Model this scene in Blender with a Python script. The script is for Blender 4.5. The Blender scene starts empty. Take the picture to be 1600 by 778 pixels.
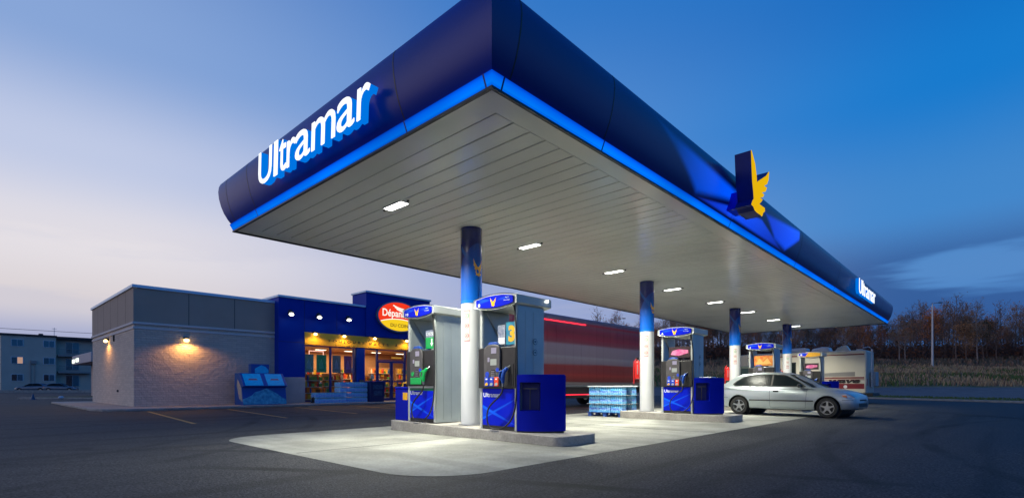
import bpy, bmesh, math, random
from math import radians, sin, cos, pi, sqrt
from mathutils import Vector, Matrix
random.seed(7)
scene = bpy.context.scene
COL = scene.collection

# ------------------------------------------------------------------ camera
cam_data = bpy.data.cameras.new('camera')
cam = bpy.data.objects.new('camera', cam_data)
COL.objects.link(cam)
cam.location = (0, 0, 1.0)
cam.rotation_euler = (radians(90), 0, -math.atan2(0.7326, 0.6808))
cam_data.sensor_width = 36
cam_data.lens = 36 * 804 / 1600
cam_data.shift_y = 213 / 1600
cam_data.clip_end = 3000
cam_data.clip_start = 0.05
scene.camera = cam

# ------------------------------------------------------------------ world: clear dusk sky, afterglow to the left
world = bpy.data.worlds.new('World')
scene.world = world
world.use_nodes = True
wn, wl = world.node_tree.nodes, world.node_tree.links
wn.clear()

def s2l(c):
    return tuple(((v / 255) / 12.92 if v / 255 <= .04045 else ((v / 255 + .055) / 1.055) ** 2.4) for v in c[:3]) + (1,)

def N(t, nodes, **k):
    n = nodes.new(t)
    for a, b in k.items():
        setattr(n, a, b)
    return n

def sky_nodes():
    L = wl.new
    tc = N('ShaderNodeTexCoord', wn)
    sep = N('ShaderNodeSeparateXYZ', wn)
    L(tc.outputs['Generated'], sep.inputs[0])
    dt = N('ShaderNodeVectorMath', wn, operation='DOT_PRODUCT')
    L(tc.outputs['Generated'], dt.inputs[0])
    dt.inputs[1].default_value = (-0.6806, 0.7325, 0)       # towards the afterglow
    def ramp(stops):
        r = N('ShaderNodeValToRGB', wn)
        r.color_ramp.interpolation = 'EASE'
        e = r.color_ramp.elements
        e[0].position = stops[0][0]; e[0].color = s2l(stops[0][1])
        e[1].position = stops[-1][0]; e[1].color = s2l(stops[-1][1])
        for p, c in stops[1:-1]:
            q = e.new(p); q.color = s2l(c)
        L(sep.outputs['Z'], r.inputs[0])
        return r
    west = ramp([(0.0, (124, 142, 190)), (.07, (160, 168, 204)), (.12, (216, 208, 212)), (.21, (226, 221, 227)), (.33, (190, 200, 228)), (.47, (134, 164, 214)), (.8, (62, 104, 172))])
    mid = ramp([(0.0, (140, 154, 198)), (.12, (156, 168, 208)), (.25, (136, 160, 212)), (.42, (86, 140, 208)), (.62, (46, 118, 198)), (.9, (22, 84, 164))])
    east = ramp([(0.0, (40, 112, 190)), (.08, (56, 120, 192)), (.17, (78, 134, 198)), (.27, (60, 132, 202)), (.42, (8, 120, 204)), (.55, (0, 106, 192)), (.9, (0, 76, 158))])
    m1 = N('ShaderNodeMapRange', wn, interpolation_type='SMOOTHSTEP')
    m1.inputs[1].default_value = -.62; m1.inputs[2].default_value = -.02
    L(dt.outputs['Value'], m1.inputs[0])
    m2 = N('ShaderNodeMapRange', wn, interpolation_type='SMOOTHSTEP')
    m2.inputs[1].default_value = -.10; m2.inputs[2].default_value = .62
    L(dt.outputs['Value'], m2.inputs[0])
    def mix(f, a, b, blend='MIX'):
        m = N('ShaderNodeMix', wn, data_type='RGBA', blend_type=blend)
        if isinstance(f, float): m.inputs[0].default_value = f
        else: L(f, m.inputs[0])
        L(a, m.inputs[6])
        if isinstance(b, tuple): m.inputs[7].default_value = b
        else: L(b, m.inputs[7])
        return m.outputs[2]
    c = mix(m1.outputs[0], east.outputs[0], mid.outputs[0])
    c = mix(m2.outputs[0], c, west.outputs[0])
    # thin stretched cloud, projected on a high plane
    zz = N('ShaderNodeMath', wn, operation='ADD'); L(sep.outputs['Z'], zz.inputs[0]); zz.inputs[1].default_value = .10
    vs = N('ShaderNodeVectorMath', wn, operation='DIVIDE')
    cb = N('ShaderNodeCombineXYZ', wn)
    for i in range(3): L(zz.outputs[0], cb.inputs[i])
    L(tc.outputs['Generated'], vs.inputs[0]); L(cb.outputs[0], vs.inputs[1])
    mp = N('ShaderNodeMapping', wn)
    mp.inputs['Location'].default_value = (7.3, 4.2, 2.4)
    mp.inputs['Rotation'].default_value = (radians(3), radians(-4), 0)
    mp.inputs['Scale'].default_value = (1.5, 1.5, 11)
    L(tc.outputs['Generated'], mp.inputs[0])
    nz = N('ShaderNodeTexNoise', wn); nz.inputs['Scale'].default_value = 1.25; nz.inputs['Detail'].default_value = 5; nz.inputs['Roughness'].default_value = .55
    L(mp.outputs[0], nz.inputs[0])
    cr = N('ShaderNodeMapRange', wn, interpolation_type='SMOOTHSTEP')
    cr.inputs[1].default_value = .45; cr.inputs[2].default_value = .57
    L(nz.outputs[0], cr.inputs[0])
    low = N('ShaderNodeMapRange', wn, interpolation_type='SMOOTHSTEP')    # cloud only lies low over the horizon
    low.inputs[1].default_value = .26; low.inputs[2].default_value = .17
    L(sep.outputs['Z'], low.inputs[0])
    pr = N('ShaderNodeMath', wn, operation='MULTIPLY'); L(cr.outputs[0], pr.inputs[0]); L(low.outputs[0], pr.inputs[1])
    pr2 = N('ShaderNodeMath', wn, operation='MULTIPLY'); L(pr.outputs[0], pr2.inputs[0]); pr2.inputs[1].default_value = .8
    wk = N('ShaderNodeMapRange', wn); wk.inputs[3].default_value = 1; wk.inputs[4].default_value = .3; L(m2.outputs[0], wk.inputs[0])
    pr3 = N('ShaderNodeMath', wn, operation='MULTIPLY'); L(pr2.outputs[0], pr3.inputs[0]); L(wk.outputs[0], pr3.inputs[1])
    cc = mix(m1.outputs[0], N('ShaderNodeRGB', wn).outputs[0], N('ShaderNodeRGB', wn).outputs[0])
    mixn = cc.node
    mixn.inputs[6].links[0].from_node.outputs[0].default_value = s2l((30, 76, 142))
    mixn.inputs[7].links[0].from_node.outputs[0].default_value = s2l((172, 180, 212))
    c = mix(pr3.outputs[0], c, cc)
    bg = N('ShaderNodeBackground', wn); bg.inputs[1].default_value = 1.0
    L(c, bg.inputs[0])
    # a faint share of the physical sky, sun just at the horizon
    st = N('ShaderNodeTexSky', wn, sky_type='NISHITA'); st.sun_disc = False
    st.sun_elevation = radians(1.0); st.sun_rotation = radians(-42)
    b2 = N('ShaderNodeBackground', wn); b2.inputs[1].default_value = .012
    L(st.outputs[0], b2.inputs[0])
    ad = N('ShaderNodeAddShader', wn); L(bg.outputs[0], ad.inputs[0]); L(b2.outputs[0], ad.inputs[1])
    out = N('ShaderNodeOutputWorld', wn); L(ad.outputs[0], out.inputs[0])
sky_nodes()

sun_d = bpy.data.lights.new('sun', 'SUN')
sun_d.energy = 0.24; sun_d.angle = radians(35); sun_d.color = (1, .84, .80)
sun = bpy.data.objects.new('sun', sun_d); COL.objects.link(sun)
sun.rotation_euler = Vector((0.86, -0.5, -0.16)).to_track_quat('-Z', 'Y').to_euler()

scene.view_settings.view_transform = 'Standard'
scene.view_settings.look = 'None'
scene.view_settings.exposure = 0
scene.view_settings.gamma = 1
scene.render.engine = 'CYCLES'
scene.cycles.use_denoising = True
scene.cycles.max_bounces = 7
scene.cycles.diffuse_bounces = 4
scene.cycles.glossy_bounces = 3
scene.cycles.transparent_max_bounces = 12
scene.cycles.sample_clamp_indirect = 4
scene.cycles.caustics_reflective = False
scene.cycles.caustics_refractive = False

# ------------------------------------------------------------------ mesh builder
class MB:
    def __init__(s, M=None):
        s.v = []; s.f = []; s.mi = []; s.M = M or Matrix()
    def add(s, vs, fs, mi=0):
        b = len(s.v)
        s.v += [s.M @ Vector(p) for p in vs]
        s.f += [tuple(b + i for i in f) for f in fs]
        s.mi += [mi] * len(fs)
        return s
    def box(s, x0, x1, y0, y1, z0, z1, mi=0):
        x0, x1 = min(x0, x1), max(x0, x1); y0, y1 = min(y0, y1), max(y0, y1); z0, z1 = min(z0, z1), max(z0, z1)
        return s.add([(x0, y0, z0), (x1, y0, z0), (x1, y1, z0), (x0, y1, z0), (x0, y0, z1), (x1, y0, z1), (x1, y1, z1), (x0, y1, z1)],
                     [(3, 2, 1, 0), (4, 5, 6, 7), (0, 1, 5, 4), (1, 2, 6, 5), (2, 3, 7, 6), (3, 0, 4, 7)], mi)
    def prism(s, poly, axis, t0, t1, mi=0):
        """poly 2-D; axis 'x': (y,z) at x=t; 'y': (x,z); 'z': (x,y)"""
        def P(a, b, t):
            return (t, a, b) if axis == 'x' else (a, t, b) if axis == 'y' else (a, b, t)
        n = len(poly)
        vs = [P(a, b, t0) for a, b in poly] + [P(a, b, t1) for a, b in poly]
        fs = [tuple(range(n))[::-1], tuple(range(n, 2 * n))] + [(i, (i + 1) % n, n + (i + 1) % n, n + i) for i in range(n)]
        return s.add(vs, fs, mi)
    def cyl(s, p0, p1, r0, r1=None, n=16, mi=0, caps=True):
        r1 = r0 if r1 is None else r1
        p0, p1 = Vector(p0), Vector(p1)
        d = (p1 - p0).normalized()
        u = d.orthogonal().normalized(); w = d.cross(u)
        vs = [p0 + (u * cos(2 * pi * i / n) + w * sin(2 * pi * i / n)) * r0 for i in range(n)] + \
             [p1 + (u * cos(2 * pi * i / n) + w * sin(2 * pi * i / n)) * r1 for i in range(n)]
        fs = [(i, (i + 1) % n, n + (i + 1) % n, n + i) for i in range(n)]
        if caps: fs += [tuple(range(n))[::-1], tuple(range(n, 2 * n))]
        return s.add(vs, fs, mi)
    def tube(s, pts, r, n=8, mi=0):
        pts = [Vector(p) for p in pts]
        rs = r if isinstance(r, (list, tuple)) else [r] * len(pts)
        rings = []
        ref = Vector((0.13, 0.21, 1)).normalized()
        vs = []
        for i, p in enumerate(pts):
            d = (pts[min(i + 1, len(pts) - 1)] - pts[max(i - 1, 0)]).normalized()
            u = d.cross(ref)
            if u.length < .05: u = d.orthogonal()
            u.normalize(); w = d.cross(u)
            vs += [p + (u * cos(2 * pi * k / n) + w * sin(2 * pi * k / n)) * rs[i] for k in range(n)]
        fs = []
        for i in range(len(pts) - 1):
            for k in range(n):
                fs.append((i * n + k, i * n + (k + 1) % n, (i + 1) * n + (k + 1) % n, (i + 1) * n + k))
        fs += [tuple(range(n))[::-1], tuple(range((len(pts) - 1) * n, len(pts) * n))]
        return s.add(vs, fs, mi)
    def lathe(s, prof, cx=0, cy=0, n=32, mi=0, z=0):
        vs = []; fs = []
        for r, h in prof:
            vs += [(cx + r * cos(2 * pi * k / n), cy + r * sin(2 * pi * k / n), z + h) for k in range(n)]
        for i in range(len(prof) - 1):
            for k in range(n):
                fs.append((i * n + k, i * n + (k + 1) % n, (i + 1) * n + (k + 1) % n, (i + 1) * n + k))
        fs += [tuple(range(n))[::-1], tuple(range((len(prof) - 1) * n, len(prof) * n))]
        return s.add(vs, fs, mi)
    def ball(s, c, r, n=12, m=8, mi=0, sc=(1, 1, 1)):
        prof = [(max(r * sin(pi * i / m), r * .02), -r * cos(pi * i / m)) for i in range(m + 1)]
        vs = []; fs = []
        for q, h in prof:
            vs += [(c[0] + q * cos(2 * pi * k / n) * sc[0], c[1] + q * sin(2 * pi * k / n) * sc[1], c[2] + h * sc[2]) for k in range(n)]
        for i in range(m):
            for k in range(n):
                fs.append((i * n + k, i * n + (k + 1) % n, (i + 1) * n + (k + 1) % n, (i + 1) * n + k))
        fs += [tuple(range(n))[::-1], tuple(range(m * n, (m + 1) * n))]
        return s.add(vs, fs, mi)
    def build(s, name, mats, parent=None, smooth=30, bevel=0, seg=2, label=None):
        me = bpy.data.meshes.new(name)
        me.from_pydata([tuple(p) for p in s.v], [], s.f)
        mats = mats if isinstance(mats, (list, tuple)) else [mats]
        for m in mats: me.materials.append(m)
        if any(s.mi): me.polygons.foreach_set('material_index', s.mi)
        me.validate()
        bm = bmesh.new(); bm.from_mesh(me)
        bmesh.ops.recalc_face_normals(bm, faces=bm.faces)
        bm.to_mesh(me); bm.free()
        if smooth:
            me.polygons.foreach_set('use_smooth', [True] * len(me.polygons))
            me.set_sharp_from_angle(angle=radians(smooth))
        o = bpy.data.objects.new(name, me)
        COL.objects.link(o)
        if parent: o.parent = parent
        if bevel:
            b = o.modifiers.new('bevel', 'BEVEL'); b.width = bevel; b.segments = seg; b.limit_method = 'ANGLE'; b.angle_limit = radians(40)
        if label: o['label'] = label
        return o

def tag(o, label=None, cat=None, group=None, kind=None):
    if label: o['label'] = label
    if cat: o['category'] = cat
    if group: o['group'] = group
    if kind: o['kind'] = kind
    return o
def empty(name, loc, rz=0, **k):
    o = bpy.data.objects.new(name, None); COL.objects.link(o)
    o.empty_display_size = .2
    o.location = loc; o.rotation_euler = (0, 0, rz)
    return tag(o, **k)
def copy_tree(o, parent=None):
    c = o.copy(); COL.objects.link(c)
    if parent: c.parent = parent
    for ch in list(o.children): copy_tree(ch, c)
    return c

_fonts = {}
def text_mesh(body, shear=0, bold=0, spacing=1.0, res=4):
    """2-D filled outline of the writing, scaled to a unit-height box; returns verts, faces, width"""
    cu = bpy.data.curves.new('t', 'FONT')
    cu.body = body; cu.shear = shear; cu.offset = bold; cu.space_character = spacing; cu.resolution_u = res
    ob = bpy.data.objects.new('t', cu); COL.objects.link(ob)
    dg = bpy.context.evaluated_depsgraph_get(); dg.update()
    me = bpy.data.meshes.new_from_object(ob.evaluated_get(dg))
    vs = [(v.co.x, v.co.y) for v in me.vertices]; fs = [tuple(p.vertices) for p in me.polygons]
    bpy.data.objects.remove(ob); bpy.data.curves.remove(cu); bpy.data.meshes.remove(me)
    return vs, fs
def lettering(mb, body, O, R, U, w, h, depth=0, mi=0, mi_side=None, **k):
    """writing fitted in a w x h box whose lower-left corner is O; R, U right and up; thickness depth behind the face"""
    vs, fs = text_mesh(body, **k)
    x0 = min(v[0] for v in vs); x1 = max(v[0] for v in vs); y0 = min(v[1] for v in vs); y1 = max(v[1] for v in vs)
    O, R, U = Vector(O), Vector(R).normalized(), Vector(U).normalized()
    n = R.cross(U)
    P = [O + R * ((a - x0) / (x1 - x0) * w) + U * ((b - y0) / (y1 - y0) * h) for a, b in vs]
    mb.add(P, fs, mi)
    if depth:
        ms = mi if mi_side is None else mi_side
        edges = {}
        for f in fs:
            for i in range(len(f)):
                e = (f[i], f[(i + 1) % len(f)])
                edges[tuple(sorted(e))] = edges.get(tuple(sorted(e)), 0) + 1
        bd = [e for e, c in edges.items() if c == 1]
        Q = P + [p - n * depth for p in P]; m = len(P)
        mb.add(Q, [(a, b, m + b, m + a) for a, b in bd], ms)
        mb.add([p - n * depth for p in P], [tuple(reversed(f)) for f in fs], ms)
def outline(mb, pts, O, R, U, s, depth=0, mi=0, mi_side=None, lift=0):
    """a filled 2-D outline (pts) scaled by s (or (sx, sy))"""
    sx, sy = s if isinstance(s, tuple) else (s, s)
    O, R, U = Vector(O), Vector(R).normalized(), Vector(U).normalized()
    n = R.cross(U)
    bm = bmesh.new()
    vs = [bm.verts.new(O + R * a * sx + U * b * sy + n * lift) for a, b in pts]
    es = [bm.edges.new((vs[i], vs[(i + 1) % len(vs)])) for i in range(len(vs))]
    bmesh.ops.triangle_fill(bm, use_beauty=True, use_dissolve=False, edges=es)
    bm.verts.index_update()
    P = [v.co.copy() for v in bm.verts]; F = [tuple(v.index for v in f.verts) for f in bm.faces]
    bm.free()
    mb.add(P, F, mi)
    if depth:
        ms = mi if mi_side is None else mi_side
        m = len(P)
        mb.add(P + [p - n * depth for p in P], [(i, (i + 1) % m, m + (i + 1) % m, m + i) for i in range(m)], ms)
        mb.add([p - n * depth for p in P], [tuple(reversed(f)) for f in F], ms)

# ------------------------------------------------------------------ materials
def mat(name, col, rough=.5, metal=0.0, spec=.5, var=0.0, vscale=3.0, bump=0.0, bscale=40.0, emit=None, estr=0.0, coat=0.0, col2=None, coords='Object', stretch=None, detail=4):
    m = bpy.data.materials.new(name); m.use_nodes = True
    nt = m.node_tree; ns, L = nt.nodes, nt.links.new
    b = ns['Principled BSDF']
    c = col + (1,) if len(col) == 3 else col
    b.inputs['Base Color'].default_value = c
    b.inputs['Roughness'].default_value = rough
    b.inputs['Metallic'].default_value = metal
    b.inputs['Specular IOR Level'].default_value = spec
    b.inputs['Coat Weight'].default_value = coat
    b.inputs['Coat Roughness'].default_value = .08
    if emit:
        b.inputs['Emission Color'].default_value = emit + (1,)
        b.inputs['Emission Strength'].default_value = estr
    if var or bump or col2:
        tc = N('ShaderNodeTexCoord', ns); vec = tc.outputs[coords]
        if stretch:
            mp = N('ShaderNodeMapping', ns); mp.inputs['Scale'].default_value = stretch; L(vec, mp.inputs[0]); vec = mp.outputs[0]
        if var or col2:
            nz = N('ShaderNodeTexNoise', ns); nz.inputs['Scale'].default_value = vscale; nz.inputs['Detail'].default_value = detail
            L(vec, nz.inputs[0])
            mr = N('ShaderNodeMapRange', ns); mr.inputs[1].default_value = .3; mr.inputs[2].default_value = .7
            L(nz.outputs[0], mr.inputs[0])
            mx = N('ShaderNodeMix', ns, data_type='RGBA')
            L(mr.outputs[0], mx.inputs[0])
            d = tuple(max(0, x * (1 - var)) for x in c[:3]) + (1,)
            e = (tuple(col2) + (1,)) if col2 else tuple(min(1, x * (1 + var)) for x in c[:3]) + (1,)
            mx.inputs[6].default_value = d; mx.inputs[7].default_value = e
            L(mx.outputs[2], b.inputs['Base Color'])
            rr = N('ShaderNodeMapRange', ns); rr.inputs[3].default_value = max(0, rough - .06); rr.inputs[4].default_value = min(1, rough + .06)
            L(nz.outputs[0], rr.inputs[0]); L(rr.outputs[0], b.inputs['Roughness'])
        if bump:
            n2 = N('ShaderNodeTexNoise', ns); n2.inputs['Scale'].default_value = bscale; n2.inputs['Detail'].default_value = 5
            L(vec, n2.inputs[0])
            bp = N('ShaderNodeBump', ns); bp.inputs['Strength'].default_value = bump; bp.inputs['Distance'].default_value = .02
            L(n2.outputs[0], bp.inputs['Height']); L(bp.outputs[0], b.inputs['Normal'])
    return m
def glow(name, col, s):
    m = bpy.data.materials.new(name); m.use_nodes = True
    ns = m.node_tree.nodes; ns.clear()
    e = N('ShaderNodeEmission', ns); e.inputs[0].default_value = col + (1,); e.inputs[1].default_value = s
    o = N('ShaderNodeOutputMaterial', ns); m.node_tree.links.new(e.outputs[0], o.inputs[0])
    return m
def glassy(name, tint=(1, 1, 1), refl=.12, rough=.02):
    m = bpy.data.materials.new(name); m.use_nodes = True
    ns = m.node_tree.nodes; L = m.node_tree.links.new; ns.clear()
    t = N('ShaderNodeBsdfTransparent', ns); t.inputs[0].default_value = tint + (1,)
    g = N('ShaderNodeBsdfGlossy', ns); g.inputs['Roughness'].default_value = rough
    lw = N('ShaderNodeLayerWeight', ns); lw.inputs[0].default_value = .5
    fr = N('ShaderNodeMath', ns, operation='POWER'); L(lw.outputs['Facing'], fr.inputs[0]); fr.inputs[1].default_value = 5
    ad = N('ShaderNodeMath', ns, operation='MULTIPLY_ADD', use_clamp=True); L(fr.outputs[0], ad.inputs[0]); ad.inputs[1].default_value = .8; ad.inputs[2].default_value = refl * .5
    mx = N('ShaderNodeMixShader', ns); L(ad.outputs[0], mx.inputs[0]); L(t.outputs[0], mx.inputs[1]); L(g.outputs[0], mx.inputs[2])
    o = N('ShaderNodeOutputMaterial', ns); L(mx.outputs[0], o.inputs[0])
    return m

def poly_mask(ns, L, vec, poly, soft=.02):
    """1 inside a convex polygon of the (a, b) components of vec (z of vec ignored), node chain"""
    cx = sum(p[0] for p in poly) / len(poly); cy = sum(p[1] for p in poly) / len(poly)
    prev = None
    for i in range(len(poly)):
        (x0, y0), (x1, y1) = poly[i], poly[(i + 1) % len(poly)]
        nx, ny = -(y1 - y0), x1 - x0
        l = sqrt(nx * nx + ny * ny); nx /= l; ny /= l
        if (cx - x0) * nx + (cy - y0) * ny < 0: nx, ny = -nx, -ny
        d = N('ShaderNodeVectorMath', ns, operation='DOT_PRODUCT'); L(vec, d.inputs[0]); d.inputs[1].default_value = (nx, ny, 0)
        a = N('ShaderNodeMath', ns, operation='SUBTRACT'); L(d.outputs['Value'], a.inputs[0]); a.inputs[1].default_value = x0 * nx + y0 * ny
        if prev is None: prev = a.outputs[0]
        else:
            mn = N('ShaderNodeMath', ns, operation='MINIMUM'); L(prev, mn.inputs[0]); L(a.outputs[0], mn.inputs[1]); prev = mn.outputs[0]
    r = N('ShaderNodeMapRange', ns, interpolation_type='SMOOTHSTEP'); r.inputs[1].default_value = 0; r.inputs[2].default_value = soft
    L(prev, r.inputs[0])
    return r.outputs[0]
def graphic(name, base, layers, comps='XZ', rough=.3, coat=.3, spec=.5, metal=0, coords='Object', added_glow=0):
    """printed graphic: layers = (polygon, colour at start, colour at end, (x0,y0), (x1,y1), softness)"""
    m = bpy.data.materials.new(name); m.use_nodes = True
    ns, L = m.node_tree.nodes, m.node_tree.links.new
    b = ns['Principled BSDF']; b.inputs['Roughness'].default_value = rough; b.inputs['Coat Weight'].default_value = coat
    b.inputs['Coat Roughness'].default_value = .1; b.inputs['Specular IOR Level'].default_value = spec; b.inputs['Metallic'].default_value = metal
    tc = N('ShaderNodeTexCoord', ns); sp = N('ShaderNodeSeparateXYZ', ns); L(tc.outputs[coords], sp.inputs[0])
    cb = N('ShaderNodeCombineXYZ', ns); L(sp.outputs[comps[0]], cb.inputs[0]); L(sp.outputs[comps[1]], cb.inputs[1])
    vec = cb.outputs[0]
    cur = N('ShaderNodeRGB', ns); cur.outputs[0].default_value = base + (1,); cur = cur.outputs[0]
    for poly, c0, c1, g0, g1, soft in layers:
        mk = poly_mask(ns, L, vec, poly, soft)
        dx, dy = g1[0] - g0[0], g1[1] - g0[1]; l2 = dx * dx + dy * dy
        d = N('ShaderNodeVectorMath', ns, operation='DOT_PRODUCT'); L(vec, d.inputs[0]); d.inputs[1].default_value = (dx / l2, dy / l2, 0)
        a = N('ShaderNodeMath', ns, operation='SUBTRACT', use_clamp=True); L(d.outputs['Value'], a.inputs[0]); a.inputs[1].default_value = (g0[0] * dx + g0[1] * dy) / l2
        cm = N('ShaderNodeMix', ns, data_type='RGBA'); L(a.outputs[0], cm.inputs[0]); cm.inputs[6].default_value = c0 + (1,); cm.inputs[7].default_value = c1 + (1,)
        mx = N('ShaderNodeMix', ns, data_type='RGBA'); L(mk, mx.inputs[0]); L(cur, mx.inputs[6]); L(cm.outputs[2], mx.inputs[7])
        cur = mx.outputs[2]
        if added_glow:
            em = N('ShaderNodeMix', ns, data_type='RGBA'); L(mk, em.inputs[0])
            if 'glowc' in locals(): L(glowc, em.inputs[6])
            else: em.inputs[6].default_value = (0, 0, 0, 1)
            L(cm.outputs[2], em.inputs[7]); glowc = em.outputs[2]
    L(cur, b.inputs['Base Color'])
    if added_glow:
        L(glowc, b.inputs['Emission Color']); b.inputs['Emission Strength'].default_value = added_glow
    return m

M = {}
M['silver'] = mat('silver_paint', (.50, .53, .51), .33, .35, var=.06, vscale=2)
M['silver_side'] = mat('silver_side_panel', (.42, .47, .47), .3, .55, var=.07, vscale=2)
M['white_paint'] = mat('white_paint', (.66, .67, .69), .35, var=.03)
M['black_plastic'] = mat('black_plastic', (.018, .017, .018), .42, var=.2, vscale=8)
M['grey_plastic'] = mat('grey_plastic', (.07, .065, .07), .45, var=.15, vscale=8)
M['rubber'] = mat('rubber', (.012, .012, .013), .55, var=.2)
M['bin_blue'] = mat('bin_blue', (.0, .007, .34), .38, spec=.12, var=.08, vscale=2)
M['bin_dark'] = mat('bin_recess', (.0, .006, .16), .5)
M['sign_blue'] = mat('sign_blue', (.0, .012, .6), .35, spec=.15)
M['yellow'] = mat('yellow_paint', (.85, .45, .01), .35)
M['white_letter'] = mat('white_letter', (.8, .82, .85), .4)
M['green'] = mat('green_paint', (.0, .33, .07), .35, coat=.2)
M['red'] = mat('red_paint', (.55, .015, .012), .35, coat=.2, var=.1)
M['orange_red'] = mat('orange_red', (.75, .06, .02), .4)
M['button_blue'] = mat('button_blue', (.01, .05, .5), .4)
M['nozzle_blue'] = mat('nozzle_blue', (.01, .07, .38), .35, coat=.2)
M['lcd'] = glow('lit_screen', (.75, .8, .72), .62)
M['lcd2'] = glow('lit_screen_lilac', (.72, .66, .85), .6)
M['steel'] = mat('steel', (.45, .46, .48), .3, .9, var=.1)
M['dark_metal'] = mat('dark_metal', (.03, .032, .036), .45, .4)
M['navy'] = mat('navy_panel', (.001, .024, .29), .30, 0, spec=.22, var=.06, vscale=.6)
def led():
    m = bpy.data.materials.new('led_blue'); m.use_nodes = True
    ns, L = m.node_tree.nodes, m.node_tree.links.new; ns.clear()
    tc = N('ShaderNodeTexCoord', ns); sp = N('ShaderNodeSeparateXYZ', ns); L(tc.outputs['Object'], sp.inputs[0])
    mr = N('ShaderNodeMapRange', ns); mr.inputs[1].default_value = 4.2; mr.inputs[2].default_value = 4.335; L(sp.outputs[2], mr.inputs[0])
    r = N('ShaderNodeValToRGB', ns); e = r.color_ramp.elements
    e[0].position = 0; e[0].color = (0, .10, .75, 1); e[1].position = 1; e[1].color = (0, .05, .62, 1)
    q = e.new(.3); q.color = (0, .20, 1.0, 1); q = e.new(.7); q.color = (0, .14, .95, 1)
    L(mr.outputs[0], r.inputs[0])
    nz = N('ShaderNodeTexNoise', ns); nz.inputs['Scale'].default_value = .55; nz.inputs['Detail'].default_value = 2; L(tc.outputs['Object'], nz.inputs[0])
    st = N('ShaderNodeMapRange', ns); st.inputs[1].default_value = .3; st.inputs[2].default_value = .7; st.inputs[3].default_value = .72; st.inputs[4].default_value = 1.12; L(nz.outputs[0], st.inputs[0])
    em = N('ShaderNodeEmission', ns); L(r.outputs[0], em.inputs[0]); L(st.outputs[0], em.inputs[1])
    o = N('ShaderNodeOutputMaterial', ns); L(em.outputs[0], o.inputs[0]); return m
M['led_blue'] = led()
M['lamp'] = glow('lamp_diffuser', (1, 1, .93), 14)
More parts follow.
